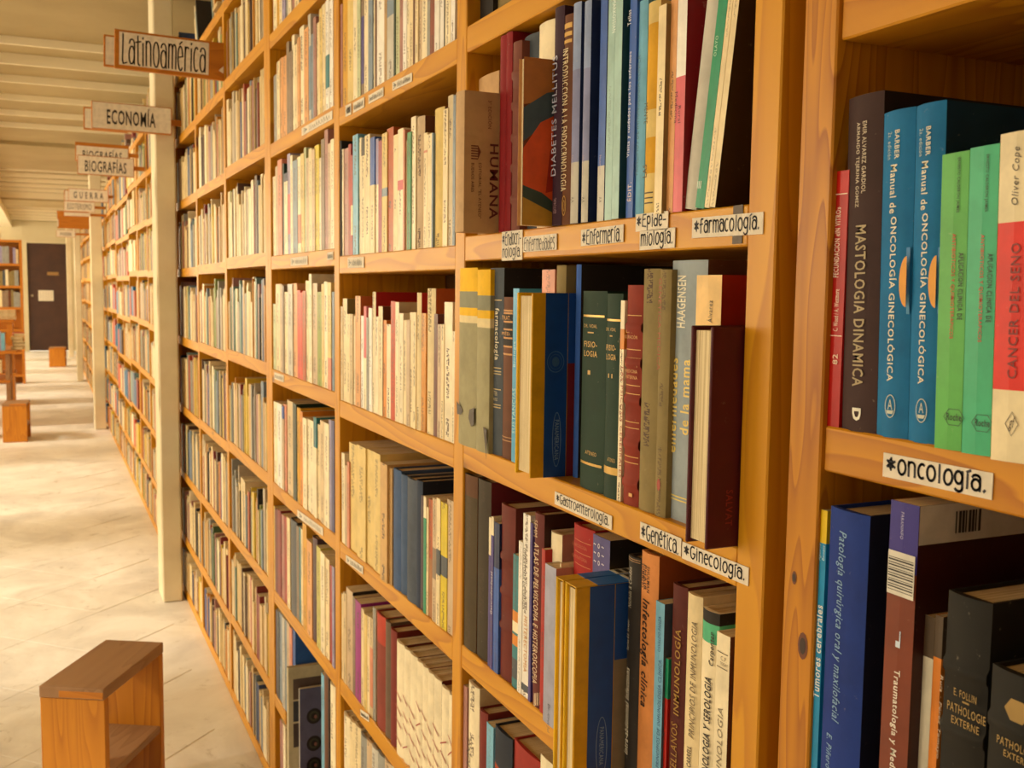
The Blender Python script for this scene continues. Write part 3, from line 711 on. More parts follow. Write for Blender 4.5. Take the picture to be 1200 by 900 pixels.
panel(PB, [(.03, ph * .2), (.045, ph * .22), (.05, ph * .6), (.035, ph * .45)], 'b02c10', 'cover_picture', off=.001)
panel(PB, [(0, ph * .24), (.025, ph * .20), (.06, ph * .08), (hw, 0.02 * ph), (.05, .06 * ph), (0, ph * .16)], '3a4a40', 'cover_picture', off=.001)
panel(PB, [(0, 0), (hw, 0), (hw, ph * .03), (.05, ph * .06), (0, ph * .17)], 'c0902c', 'cover_picture', off=.0012)
o = bk('A4', 'dia'); stext(o, 'DIABETES MELLITUS', 647, 652.5, 66, 206, 'c4c8e0', 'U', bold=.01); stext(o, 'EDITORIAL', 649, 652, 232, 250, 'c4a0a8', 'U')
o = bk('A4', 'endo'); stext(o, 'INTRODUCCION A LA ENDOCRINOLOGIA', 658, 665, 58, 224, 'ecdcb4', 'D', bold=.02)
for a, b_ in ((29, 35), (39, 44), (48, 52)): sline(o, a, b_, 'd8a850')
ya, za = loc_s(o, 661, 241); ring(o, ya, za, .0045, .011, .0012, 'd0a050'); ring(o, ya, za, .002, .006, .001, 'd0a050')
for k_, u in (('b1', 671), ('b2', 683.5), ('b4', 703.5)):
    o = bk('A4', k_); stext(o, 'A.A.', u - 1.2, u + 1.8, 231, 238, '5a5650', 'D')
    stext(o, 'Nutrición', u - .8, u + 1.2, 182, 205, 'b8a8c0', 'D')
stext(bk('A4', 'q2'), 'MARKOSSIAN', 718, 722, 0, 38, 'e8f4f0', 'D')
o = bk('A4', 'vis'); stext(o, 'Visita y cuidados para los enfermos', 736, 740, 61, 184, 'e8ecf8', 'U', bold=.02); stext(o, 'Tellus', 736, 740, 12, 30, 'e8ecf8', 'U', bold=.02); stext(o, 'ÉDIT.', 735, 740, 214, 236, 'd8c8c8', 'U', bold=.02)
stext(bk('A4', 'pri'), 'PRINCIPIOS DE INMUNOLOGIA CLINICA', 745, 749.5, 66, 205, '5f86a8', 'U')
o = bk('A4', 'das'); stext(o, 'MENTE', 755, 759, 121, 145, '4a3a20', 'D'); stext(o, 'LAS', 753.5, 758, 193, 208, '4a3a20', 'U', bold=.02)
for a in (225, 231, 237): sline(o, a, a + 1.6, '4a3a20', .15)
o = bk('A4', 'med'); stext(o, 'Medicina', 791, 794, 108, 144, '5a1820', 'D'); stext(o, 'Rural', 795, 798, 124, 144, '5a1820', 'D')
o = bk('A4', 'l2')
for q in range(3): stext(o, '|', 817 + q * 2, 818.2 + q * 2, 212, 221, 'd8f0e0', 'H', bold=.06)
stext(o, 'OLAYO', 838, 841, 42, 66, 'bfe4cc', 'U')
GS = 'books on the shelf tagged Gastroenterología'
row('B4', Z4[4], 430, 'on the Gastroenterología shelf', GS, '''
535.5-556 314 a39c78 hard b=f4c010:0:.13,8f8f78:.13:.22,f4c010:.22:.265,ecd9a8:.265:.305 t=0 id=y1 p=.6
556-571 316 a39c78 hard b=f4c010:0:.14,8f8f78:.14:.22,f4c010:.22:.265,ecd9a8:.265:.315 t=0 id=y2 p=.6
571-587 314 slate hard id=far t=0 n=dark
587-600 348 brown hard id=br t=0 b=dark:.09:.31
600-607 338 lightblue id=lb t=0
633-648 316 salmon id=pk t=.4 p=-1.5
648-659 311 olive hard id=ob t=0 p=-1.5
672-678 310 blue hard id=bl t=0 p=-2.5 n=dark
679-707 341 darkgreen hard id=g1 t=0 n=darkgreen
707-725.5 344 darkgreen hard id=g2 t=0
725.5-730.5 352 ivory id=wt t=1 b=orange:.14:.24
730.5-749 334 8a2c18 hard id=rl t=0 ribs=.19,.35,.52,.72,.9
749-769 315 olive hard id=o1 t=1 
769-782 316 olive hard id=o2 t=.6
782-823 305 9aa6ae hard id=haa t=0 p=-1 n=brown
''', depth=.17)
for k_, l_ in (('y1', 'grey-green book with yellow bands and torn foot, first on its shelf'), ('y2', 'slimmer grey-green book with yellow bands, torn at foot'), ('far', 'dark slate hardback lettered farmacología médica'), ('br', 'brown hardback with black and gold panel'),
    ('lb', 'slim light blue paperback left of the open-edged yellow book'), ('pk', 'salmon book top behind the yellow and blue book'), ('ob', 'brown cloth book top behind the yellow and blue book'), ('bl', 'slim blue spine between the blue-red cover and the green books'),
    ('g1', 'wider dark green hardback with gold lines'), ('g2', 'narrower dark green hardback with gold lines'), ('wt', 'slim white spine with orange patch, left of the ribbed red book'), ('rl', 'red leather book with five raised ribs'),
    ('o1', 'olive cloth book with dark printing, right of the ribbed red book'), ('o2', 'olive cloth book with red title, beside the grey-blue one'), ('haa', 'tall grey-blue hardback with cream and yellow title')): bk('B4', k_, l_)
o = bk('B4', 'far'); stext(o, 'farmacología', 579, 585, 361, 422, 'e8dcc0', 'D', bold=.02); stext(o, 'médica', 574, 578, 388, 420, 'e8dcc0', 'D', bold=.02)
for a in (351, 430, 434, 437, 455, 473, 476): sline(o, a, a + 1.2, 'c8b078')
stext(o, 'LITTER', 576, 583, 458, 463, 'd8c8a0', 'H'); stext(o, 'PÉREZ', 576, 583, 465, 469, 'd8c8a0', 'H')
ya, za = loc_s(o, 575.5, 504); ring(o, ya, za, .006, .0165, .0012, '8f8868'); disc(o, ya, za, .0035, .010, '6f6c58')
o = bk('B4', 'br')
for a in (363, 366, 376, 385, 395, 405, 414): sline(o, a, a + 2, 'c88a38', .1)
stext(o, 'TRAT.', 588.5, 598.5, 370, 375, 'd89a40', 'H'); stext(o, 'MÉD.', 588.5, 598.5, 388, 393, 'd89a40', 'H')
for a in (512, 516): sline(o, a, a + 1, 'b88448')
o = bk('B4', 'lb'); stext(o, 'SUSTANCIAS', 600.5, 604, 455, 508, 'a8e0e8', 'U'); stext(o, 'Biología', 602, 605, 400, 430, 'a8e0e8', 'U')
for k_, u0, u1, vv in (('g1', 683, 702, 0), ('g2', 709, 724, 4)):
    o = bk('B4', k_)
    for a, b_ in ((369, 371.5), (543, 546)): sline(o, a + vv * 1.2, b_ + vv * 1.2 + (vv * 1.4 if a > 500 else 0), 'd8b060', .06, .4)
    stext(o, 'DR. VIDAL', u0 + 2, u1 - 2, 380 + vv, 384 + vv, 'd0a858', 'H'); stext(o, '-', u0 + 6, u1 - 6, 389 + vv, 390.5 + vv, 'd0a858', 'H')
    stext(o, 'FISIO-', u0 + 2, u1 - 2, 400 + vv, 407 + vv, 'd0a858', 'H', bold=.02); stext(o, 'LOGIA', u0 + 2, u1 - 2, 411 + vv, 418 + vv, 'd0a858', 'H', bold=.02)
    stext(o, 'I' if k_ == 'g1' else 'II', 689 if vv == 0 else 713, 692 if vv == 0 else 718, 434 + vv, 439 + vv, 'd0a858', 'H'); stext(o, 'ATENEO', u0 + 3, u1 - 3, 529 + vv * 2, 533.5 + vv * 2, 'd0a858', 'H')
o = bk('B4', 'rl')
for a in (369, 379, 409, 419, 451, 461, 494, 501, 535, 542): sline(o, a, a + 1, 'd8a050', .04)
stext(o, 'LA', 734, 741, 385, 390, 'e0a860', 'H'); stext(o, 'CURACIÓN', 733, 747, 392, 397, 'e0a860', 'H')
for a, s_ in ((426, 'POR LA'), (433, 'MEDICINA'), (440, 'INTERNA')): stext(o, s_, 733, 747, a, a + 4, 'e0a860', 'H')
stext(o, 'I', 737, 741, 578, 582, 'e0a860', 'H')
stext(bk('B4', 'wt'), 'LAS PSICOSIS CEREBRALES', 726.8, 729.6, 430, 560, 'b05030', 'D')
stext(bk('B4', 'o2'), 'GENETICA MEDICA', 771, 774.5, 326, 434, 'a84a30', 'D'); ya, za = loc_s(bk('B4', 'o2'), 772, 568); disc(bk('B4', 'o2'), ya, za, .003, .006, 'b04030')
o = bk('B4', 'haa'); stext(o, 'HAAGENSEN', 794, 804, 323, 384, 'ece4cc', 'U', bold=.03); stext(o, 'enfermedades', 783, 793, 419, 530, 'ecd070', 'U', bold=.03); stext(o, 'de la mama', 798, 808, 421, 510, 'ecd070', 'U', bold=.03)
for a in (584, 588): sline(o, a, a + 1.5, 'e0c860', .02)
# torn jacket feet on the two grey-green books
for k_, pts in (('y1', [(535.5, 470), (540, 476), (543, 482), (540, 486), (536, 485)]), ('y1', [(550, 480), (556, 478), (557, 498), (552, 500), (549, 490)]), ('y2', [(566, 500), (571, 504), (571, 540), (569, 530)])):
    o = bk('B4', k_); ps = [loc_s(o, u, v) for u, v in pts]; th = o['_th']; panel(o, [(min(max(a, 0), th), b_) for a, b_ in ps][::1], '3a2a1c', 'torn_patch', 's', off=.0007)
# Spine out paperback right of it, then the maroon one with its open edge out
yS = YA + .0015; ysal = aty(832, 500, yS).x; yS1 = atx(806, 500, ysal).y
AL = book(yS1 + .001, BOOKS[('B4', 'haa')].location.y - .0005, D + .0005, Z4[4], aty(842, 322, yS1).z - Z4[4], 'ecc070', .16, False, near='9a1c10', prt=0); OU[AL.name] = 827; tag(AL, 'cream-yellow spine with bright red side, behind the maroon book', 'book', GS)
stext(AL, 'Álvarez', 829, 835, 352, 378, '3a3020', 'U')
SA = proud('B4', 'sal', 832, 806, 500, yS, Z4[4] + .0004, 383, 'maroon', 'maroon hardback with its cream open edge facing out, end of row', 'fore', group=GS, depth=.17)
ntext(SA, 'SALVAT', 850, 858, 574, 616, '8a1c1c', bold=.02)
yg1 = BOOKS[('B4', 'bl')].location.y + BOOKS[('B4', 'bl')]['_th']
YB_ = proud('B4', 'yb', 623, 604.5, 430, yg1 + .0015, Z4[4] + .0004, 343, 'f0c008', 'yellow and blue hardback with its open edge facing out', 'fore', near='dca40c', group=GS, depth=.15)
def bluecover(o, v_, h, uA, uB, uC, vy, lower):
    xa, xb, xc = [aty(u, vy, o.location.y).x - o.location.x for u in (uA, uB, uC)]
    panel(o, [(xa, 0), (xb, 0), (xb, h), (xa, h)], '0c4490'); panel(o, [(xb + .0008, 0), (xc, 0), (xc, h * .62), (xb + .0008, h * .62)], lower); panel(o, [(xb + .0008, h * .62), (xc, h * .62), (xc, h), (xb + .0008, h)], '0e4694')
    return xa, xb, xc
xa, xb, xc = bluecover(YB_, 0, YB_['_h'], 638, 664, 682, 450, '7a1410')
a_, b2 = loc_n(YB_, 651, 424); ring(YB_, a_, b2, .011, .0125, .0008, '5a7ca8', 'n'); ring(YB_, a_, b2, .008, .009, .0006, '4a6c98', 'n'); disc(YB_, a_, b2, .005, .006, '3f628f', 'n', off=.0005)
a_, b2 = loc_n(YB_, 652, 515); ring(YB_, a_, b2, .0055, .033, .0008, '7f9ac0', 'n'); ntext(YB_, 'PANAMERICANA', 649.5, 654.5, 492, 539, '8fa8c8')
# third shelf
CS = 'books on the shelf below the Gastroenterología tag'
row('C4', Z4[3], 700, 'on the shelf under Gastroenterología', CS, '''
540.5-556 556 4a3c22 hard id=k1 t=.3 b=5f3a1c:0:.12 n=brown
556-572 562 3c3222 hard id=k2 t=.2 n=wine
572-574.5 606 ivory id=w0 t=0 b=purple:.25:1
574.5-577.5 605 purple id=pu t=1 b=ivory:0:.12
577.5-584 612 blue id=b1 t=.3 b=navy:0:.3
584-600.5 592 6a2418 hard id=mo t=0 n=5a1c14 ribs=.3,.5,.7
600.5-607 650 teal id=sq t=.4 b=orange:.42:.50,ivory:.50:.58,orange:.60:.68,teal:.68:.76,slate:.78:.93
607-611.5 634 white id=w1 t=.5
611.5-620 602 white id=w2 t=.9 b=slate:.93:.97
620-623 612 purple id=p2 t=0
623-634 601 6a2e2a id=atl t=0 n=3a1a14 hard
634-638 643 red id=rd t=.8
642-655 624 ivory id=cb t=0 p=-1 n=rose hard
655.5-657 660 ivory id=thin t=0
668.5-693 617 a31f1c hard id=r13 t=0 p=-1.2
693-713 629 4a4488 id=pur t=0 p=-1.2 n=dark
733-748 652 dark hard id=bla t=0 n=dark
748-768.5 647 d88c4c hard id=inf t=0 n=9a4a18
768.5-779 706 sky id=sk t=0 n=slate p=.2
779-785.5 772 red id=rg t=.6 b=emerald:0:.25
785.5-803 686 5a2018 hard id=mar t=0 
803-821 697 cream hard id=car t=0
821-841 716 ivory hard id=crp t=0 b=dark:0:.05,mint:.05:.13
841-857 744 ivory id=inm t=0 p=.2 n=brown
''', depth=.17)
for k_, l_ in (('k1', 'old black-green hardback first on the shelf under Gastroenterología'), ('k2', 'old dark book with worn wine-coloured edge, second on its shelf'), ('w0', 'very slim white and purple spine left of the mottled maroon book'), ('pu', 'purple paperback with white label top, beside the mottled maroon book'),
    ('b1', 'slim blue paperback touching the mottled maroon book'), ('mo', 'thick old mottled maroon leather book'), ('sq', 'slim teal spine with coloured squares'), ('w1', 'short white spine right of the coloured squares'), ('w2', 'white surgery paperback with dark band at foot'),
    ('p2', 'very slim purple spine left of the brown atlas'), ('atl', 'brown-red atlas with pale title'), ('rd', 'short slim red spine right of the brown atlas'), ('cb', 'small ivory hardback set back beside the atlas'), ('thin', 'very slim ivory booklet beside the lavender spine'), ('r13', 'glossy red hardback with thin gold rules, set back'),
    ('pur', 'purple book with white marks, worn top'), ('bla', 'black hardback with white italic title'), ('inf', 'orange hardback with bold black Infectología title'), ('sk', 'sky-blue immunology paperback left of the slim red and green spine'), ('rg', 'slim red spine with green top'), ('mar', 'maroon book with gold framed title'),
    ('car', 'cream hardback with PRINCIPIOS DE INMUNOLOGIA title'), ('crp', 'white book with black and green worn cap'), ('inm', 'shorter ivory book at the right end below Ginecología')): bk('C4', k_, l_)
yp = BOOKS[('C4', 'bla')].location.y + BOOKS[('C4', 'bla')]['_th']
Y2 = proud('C4', 'yb2', 674.5, 661, 740, yp + .001, Z4[3] + .0004, 690, 'f0c008', 'front one of two yellow and blue hardbacks, open edges out', 'fore', near='dca40c', group=CS, depth=.15)
bluecover(Y2, 0, Y2['_h'], 690, 719, 735, 760, '8a7860')
Y1 = proud('C4', 'yb1', 659.5, 650, 740, Y2.location.y + Y2['_th'] + .001, Z4[3] + .0004, 682, 'f0c008', 'rear one of two yellow and blue hardbacks, open edges out', 'fore', near='dca40c', group=CS, depth=.15)
for q in (Y1, Y2):
    x0, th, hh = .030, q['_th'], q['_h']
    v, f = boxvf(.026, .149, .0005, th - .0005, hh + .0002, hh + .0014); mesh('head_cover', v, f, ink('1c6cc8'), q)
    v, f = boxvf(.0, .026, .0005, th - .0005, hh + .0002, hh + .0012); mesh('head_cover', v, f, ink('d8a810'), q)
    v, f = boxvf(.066, .10, .001, th - .001, hh + .0015, hh + .0018); lb = mesh('head_label', v, f, ink('d8d4c4'), q)
    for k in range(3): v, f = boxvf(.070 + .010 * k, .076 + .010 * k, .003, th - .003, hh + .0019, hh + .0020); mesh('head_lettering', v, f, ink('2a2622'), q)
ntext(Y2, 'PANAMERICANA', 702, 707, 852, 896, '8fa8c8'); a_, b2 = loc_n(Y2, 704.5, 876); ring(Y2, a_, b2, .0065, .034, .0008, '7f9ac0', 'n')
yr13 = BOOKS[('C4', 'r13')].location.y + BOOKS[('C4', 'r13')]['_th']
LV = proud('C4', 'lv', 650, 637, 740, yr13 + .001, Z4[3], 667, 'lavender', 'lavender-grey paperback left of the two yellow and blue hardbacks', near='rose', group=CS, depth=.14, hard=False)
stext(LV, 'Dr. Cruz Jul', 641, 644.5, 825, 858, '4a4a60', 'D'); 
o = bk('C4', 'pu'); stext(o, 'Gastroduodenal', 575, 577, 670, 720, 'e8e0f0', 'U')
o = bk('C4', 'w2'); stext(o, 'OPERATORIA EN CIRUGÍA', 613, 616.5, 642, 715, '4a4238', 'D'); stext(o, 'HISTERECTOMIA', 614, 617.5, 722, 788, 'd09030', 'D')
o = bk('C4', 'atl'); stext(o, 'ATLAS DE PELVISCOPIA E HISTEROSCOPIA', 625, 630.5, 636, 802, 'e4c8a8', 'D', bold=.01); stext(o, 'SEMM', 626, 630, 609, 629, 'e4c8a8', 'D')
for q in range(4): stext(o, '|', 626 + 1.6 * q, 627 + 1.6 * q, 812, 827, 'e4c8a8', 'H', bold=.1)
o = bk('C4', 'r13')
for a in (634, 648, 662): sline(o, a, a + .8, 'c87848', .12)
for a, s_ in ((638, 'GINECOLOGIA'), (652, 'OPERATORIA')): stext(o, s_, 671, 688, a, a + 4, 'b86038', 'H')
o = bk('C4', 'pur')
for a in (640, 650, 660): stext(o, '~ o ~', 696, 708, a - 3, a + 3, 'd8d4e8', 'H', bold=.02)
o = bk('C4', 'bla'); stext(o, 'Intra-abdominal Infections', 732.5, 737, 781, 884, 'ece4d0', 'U', bold=.03, shear=.25); stext(o, 'Nichols & Condon', 737, 740.5, 664, 712, 'd8d0bc', 'U', shear=.25); stext(o, 'Series Ed. Sawyer', 735, 738, 725, 762, 'd8d0bc', 'U', shear=.2)
for a in (654, 656.5): sline(o, a, a + 1, 'a07848', .04)
o = bk('C4', 'inf'); stext(o, 'Infectología clínica', 750, 759.5, 701, 829, '2a1c14', 'D', bold=.03, shear=.2)
for k, (a, s_) in enumerate(((758.5, 'SHULMAN'), (755, 'PHAIR'), (752, 'SOMMERS'))): stext(o, s_, a, a + 2.8, 664 - k * 2, 695 - k * 3, '3a2418', 'D', bold=.02)
stext(bk('C4', 'sk'), 'PRINCIPIOS DE INMUNOLOGÍA CLÍNICA', 769.5, 774, 772, 900, '2f5a90', 'U'); stext(bk('C4', 'sk'), 'OSVALDO PANZA', 771.5, 774.5, 722, 764, '2f5a90', 'U')
o = bk('C4', 'mar'); stext(o, 'INMUNOLOGÍA', 789, 797, 736, 838, 'a8802c', 'U', bold=.02); stext(o, 'CASTELLANOS', 786, 793, 846, 930, 'a8802c', 'U')
o = bk('C4', 'car'); stext(o, 'PRINCIPIOS DE INMUNOLOGIA', 809, 815.5, 728, 866, '6a5a44', 'U', shear=.2); stext(o, 'CARRELL', 805, 810, 874, 899, '4a3a2c', 'U', bold=.03)
o = bk('C4', 'crp'); stext(o, 'Carpenter', 831, 838.5, 741, 781, '2a2018', 'U', bold=.03, shear=.1); stext(o, 'INMUNOLOGIA Y SEROLOGIA', 824, 832, 792, 930, '2a2018', 'U', bold=.04, shear=.1)
o = bk('C4', 'inm'); stext(o, 'INMUNOLOGIA', 840, 846, 828, 935, '8a7c64', 'U', shear=.15); sline(o, 766, 767, '6a5a44', .1); sline(o, 784, 785, '6a5a44', .1); stext(o, 'C.P.', 845, 852, 770, 775, '7a6c54', 'H'); stext(o, 'TODAY', 844, 853, 777, 781, '7a6c54', 'H')
row('D4', Z4[2], 880, 'bottom shelf under Genética', 'books at the foot of the picture under Genética', '''
541.5-546.5 803 rose t=0
546.5-559 802 ivory hard t=.9 n=sand
559.5-569 833 7a2a20 hard t=0
569.5-577.5 849 sky t=.2
577.5-598 858 222a3a hard t=0 b=b0481c:.24:.42 n=dark
600-632 880 9a2a20 hard t=0
633-648 890 ivory t=0
649-670 900 slate t=0
671-700 915 cream t=.4
701-735 925 wine hard t=0
''', depth=.17)
for i, l_ in ((1, 'slim rose spine at the foot, left end under the two-tone shelf'), (2, 'ivory hardback with dark vertical title near the bottom edge'), (3, 'wine-red old spine with worn cap near the bottom edge'), (4, 'sky-blue slim spine near the bottom edge'), (5, 'navy hardback with orange label near the bottom edge'), (6, 'red box-like book at the bottom edge'), (7, 'small ivory spine at the bottom edge, left of yellow books')): bk('D4', i, l_)
stext(bk('D4', 2), 'JUNG', 547.5, 552, 865, 900, '2a2018', 'U', shear=.2)
# ---------------------------------------------------------------- bookcase at the right: cancer books
ZB1 = 1.2745 + TH; ZB2 = .94 + TH
OB = 'books on the shelf tagged oncología'
row('ON', ZB1, 330, 'on the oncología shelf', OB, '''
971.5-989.5 201 b00e08 id=fe t=0 p=-.5 b=c81408:0:.09
989.5-1031 110 3c2422 hard id=ma t=0 lean=-1.6 n=241814 p=-.4
1031-1068.5 128 0f6fa6 hard id=b1 t=0 lean=-1.6 n=0a3a58 p=-.4
1068.5-1104 120 0f6fa6 hard id=b2 t=0 lean=-1.6 n=0a3248 p=-.4
1103.5-1136 178 58b050 id=gr t=0 lean=-1.6 p=.2
1136-1171 170 3cb080 id=aq t=0 lean=-1.6 n=3f9a3c p=.2
1171-1212 153 ecdcb4 id=cs t=0 lean=-1.6 p=.6 b=e01c06:.27:.78
1213-1255 150 wine hard t=0 id=h1
1256-1290 160 cream t=.5 id=h2
''', depth=.175)  # darker near covers of b1 and b2 have the side shading painted in
for k_, l_ in (('fe', 'slim red paperback at the left end of the oncología shelf'), ('ma', 'dark purple-brown hardback lettered in dull gold'), ('b1', 'left one of two blue oncology hardbacks with orange disc'), ('b2', 'right one of two blue oncology hardbacks, shade-darkened side showing'),
    ('gr', 'green paperback with stained foot'), ('aq', 'aqua-green paperback right of the plain green one'), ('cs', 'white and bright red paperback at the right edge'), ('h1', 'wine hardback just outside the right edge'), ('h2', 'cream paperback outside the right edge')): bk('ON', k_, l_)
o = bk('ON', 'fe'); stext(o, 'FECUNDACION «IN VITRO»', 978.5, 984.5, 243, 325, 'f0dcc8', 'U', bold=.02); stext(o, 'C. Wood / A. Westmore', 977.5, 983, 339, 388, 'f0dcc8', 'U', bold=.01); stext(o, '82', 976, 982, 415, 427, 'e8c8b0', 'U', bold=.02)
for a in (227.5, 393): sline(o, a, a + 1, 'f0dcc8', .02)
o = bk('ON', 'ma'); stext(o, 'MASTOLOGIA DINAMICA', 1001, 1013.5, 264, 453, 'a8946c', 'D', bold=.03); stext(o, 'EMIR ALVAREZ GARDIOL', 1010.5, 1015.5, 142, 226, 'ccbca4', 'D', bold=.02); stext(o, 'ARMANDO TEJERINA GOMEZ', 1002.5, 1007.5, 144, 243, 'ccbca4', 'D', bold=.02)
stext(o, 'D', 999, 1009, 478, 493, 'e0dccc', 'D', bold=.08)
for k_, dx in (('b1', 0), ('b2', 36.6)):
    o = bk('ON', k_); vv = 0 if k_ == 'b1' else 4
    stext(o, 'BARBER', 1049 + dx, 1054.5 + dx, 152 - vv, 186 - vv, 'd8d8c4', 'D', bold=.03); stext(o, '2a. edición', 1041 + dx, 1045 + dx, 155 - vv, 187 - vv, 'b8c8c0', 'D')
    stext(o, 'Manual de', 1043.5 + dx, 1051 + dx, 193 - vv, 250 - vv, 'e4e0c8', 'D', bold=.02); stext(o, 'ONCOLOGÍA GINECOLÓGICA', 1042 + dx, 1050.5 + dx, 254 - vv, 447 + vv * .8, 'e4e0c8', 'D', bold=.02)
    th = o['_th']; ya, za = loc_s(o, 1059 + dx, 345); zt = loc_s(o, 1059 + dx, 290)[1]
    panel(o, [(.0002, za), (ya, za), (ya, zt), (.0002, zt)], '1c78b8', 'spine_square', 's', off=.0005)
    zc = loc_s(o, 1066 + dx, 330)[1]; disc(o, .0005, zc, .0068, .018, 'e0981c', 's', arc_=(-90, 90), off=.0024); disc(o, .0005, zc, .0028, .009, '1c60a0', 's', arc_=(-90, 90), off=.0027)
    zq = loc_s(o, 1060 + dx, 368)[1]; panel(o, [(.0002, zq), (ya * .75, zq), (ya * .75, za), (.0002, za)], '2a82b4', 'spine_square', 's', off=.0005)
    yc, zc = loc_s(o, 1043.5 + dx, 476 + vv * 1.3); ring(o, yc, zc, .0048, .0082, .0006, 'c8d0c0'); stext(o, 'A', 1040.5 + dx, 1046 + dx, 468 + vv, 480 + vv, 'c8d0c0', 'H'); sline_y = zc - .004
    panel(o, [(yc - .0035, zc - .003), (yc + .0035, zc - .003), (yc + .0025, zc - .0055), (yc - .0025, zc - .0055)], 'c8d0c0', 'ship_emblem', 's', off=.0007)
for k_, dx, dv in (('gr', 0, 0), ('aq', 33.3, 1)):
    o = bk('ON', k_)
    stext(o, 'ERNESTO CALDERON JAIMES', 1121 + dx, 1125.5 + dx, 185 - dv * 4, 249 - dv, '24402a', 'D', bold=.02); stext(o, 'APLICACION CLINICA DE', 1122.5 + dx * 1.02, 1128.5 + dx * 1.02, 296 + dv, 375 + dv * 3, '1c3020', 'D', bold=.03)
    stext(o, 'ANTIBIOTICOS Y QUIMIOTERAPICOS', 1114 + dx, 1119 + dx, 274 + dv, 397 + dv * 4, 'c84030', 'D', bold=.02)
    yc, zc = loc_s(o, 1118 + dx, 489 + dv * 7); rx = .0085
    ring(o, yc, zc, rx, .0062, .0005, '244a30', n=6); stext(o, 'Roche', 1109.5 + dx, 1127 + dx, 484.5 + dv * 7, 493 + dv * 7, '1c3424', 'H', bold=.02)
o = bk('ON', 'cs'); stext(o, 'Oliver Cope', 1186.5, 1197, 172, 240, '3a2c20', 'U', shear=.3); stext(o, 'CANCER DEL SENO', 1183, 1194, 285, 444, '7a1c14', 'U', bold=.01)
ya, za = loc_s(o, 1186, 497); ring(o, ya, za, .0048, .0075, .0006, '4a3c2c', n=4); stext(o, 'gf', 1182, 1190, 488, 506, '4a3c2c', 'H', shear=.4)
SB = 'books below the oncología shelf'
row('BB', ZB2, 700, 'below the oncología shelf', SB, '''
953.5-965.5 596 1a90c8 id=tu t=0 b=e8c418:0:.10 p=-.3
965.5-1012 598 10348a hard id=pa t=0 n=0a1430 p=.4
1038-1072 588 7a3418 id=tr t=0 n=3a120c p=.3 b=342c88:0:.17
1080-1097 722 e4dcc8 id=ru t=0 b=5a4a3a:0:.14 p=-.8
1097-1107 722 e0842c id=rz t=0 b=5a4a3a:0:.14 p=-.8
1107-1160 700 1a1712 hard id=f1 t=0 p=.6 ribs=.21,.39,.62,.82
1163-1225 792 1a1814 hard id=f2 t=0 p=1.6 ribs=.17,.5
1226-1260 780 brown hard t=0 id=f3
''', depth=.175, hmax=.31)
for k_, l_ in (('tu', 'slim bright blue paperback with yellow top by the figured upright'), ('pa', 'large dark blue hardback with pale italic title'), ('tr', 'brown-red paperback with barcode label and blue-violet top'), ('ru', 'low white spine left of the old black volume'), ('rz', 'slim orange spine touching the old black volume'),
    ('f1', 'taller old black ribbed volume with gold lettering'), ('f2', 'lower old black volume at the bottom right corner'), ('f3', 'brown hardback beyond the right edge')): bk('BB', k_, l_)
o = bk('BB', 'tu'); stext(o, 'Tumores cerebrales', 955, 962.5, 708, 819, 'e8ecec', 'U', bold=.03); stext(o, 'Aguirre', 960, 963, 637, 657, 'c8e8f0', 'U', shear=.2); stext(o, 'Bonets', 964, 966.8, 639, 657, 'c8e8f0', 'U', shear=.2)
o = bk('BB', 'pa'); stext(o, 'Patología quirúrgica oral y maxilofacial', 977, 988, 621, 848, '8ab4dc', 'D', shear=.25); stext(o, 'E. Piñeró S.', 968, 974, 859, 912, '8ab4dc', 'D', shear=.25)
o = bk('BB', 'tr'); th = o['_th']
z0_, z1_ = loc_s(o, 1058, 700)[1], loc_s(o, 1058, 648)[1]; panel(o, [(.0008, z0_), (th - .0008, z0_), (th - .0008, z1_), (.0008, z1_)], 'dcd8cc', 'barcode_label', 's')
for k in range(13):
    a = z0_ + (z1_ - z0_) * (.1 + .062 * k); w_ = (.0005, .001, .0007, .0012)[k % 4]; panel(o, [(.0016, a), (th - .0016, a), (th - .0016, a + w_), (.0016, a + w_)], '2a2622', 'barcode', 's', off=.0007)
stext(o, 'Traumatología y Medicina', 1043, 1052, 783, 925, 'ece4d8', 'D', bold=.03); stext(o, 'L', 1050, 1055.5, 739, 759, 'c8d8ec', 'U', bold=.08); stext(o, 'PARANINFO', 1056, 1059.5, 600, 632, 'b8b8e0', 'D')
x0_, h_ = 0.0, o['_h']; zz = h_ - .028
panel(o, [(.001, zz), (.17, zz), (.17, h_), (.001, h_)], 'c8c0b0', 'cover_panel')
for k in range(8): panel(o, [(.035 + k * .0032, zz + .006), (.0365 + k * .0032 + (.001 if k % 3 else 0), zz + .006), (.0365 + k * .0032 + (.001 if k % 3 else 0), h_ - .006), (.035 + k * .0032, h_ - .006)], '2a2622', 'barcode', off=.0007)
stext(bk('BB', 'rz'), 'Ruiz · Pérez Tamayo', 1099, 1103, 790, 890, 'ecd0b0', 'D', shear=.2)
o = bk('BB', 'f1')
for s_, a, b_, c_, d_ in (('E. FOLLIN', 1118, 1145, 811, 820), ('-', 1128, 1136, 823, 825), ('PATHOLOGIE', 1110, 1156, 830, 841), ('EXTERNE', 1115, 1148, 845, 854)): stext(o, s_, a, b_, c_, d_, 'a88848', 'H', bold=.01)
for a in (787, 790, 857): sline(o, a, a + .8, '8a6c38', .05)
o = bk('BB', 'f2')
for s_, a, b_, c_, d_ in (('PATHOLOGIE', 1168, 1220, 872, 882), ('EXTERNE', 1176, 1212, 886, 894)): stext(o, s_, a, b_, c_, d_, 'a88848', 'H', bold=.01)
ya, za = loc_s(o, 1192, 834); disc(o, ya, za, .009, .008, 'a08040', n=6)
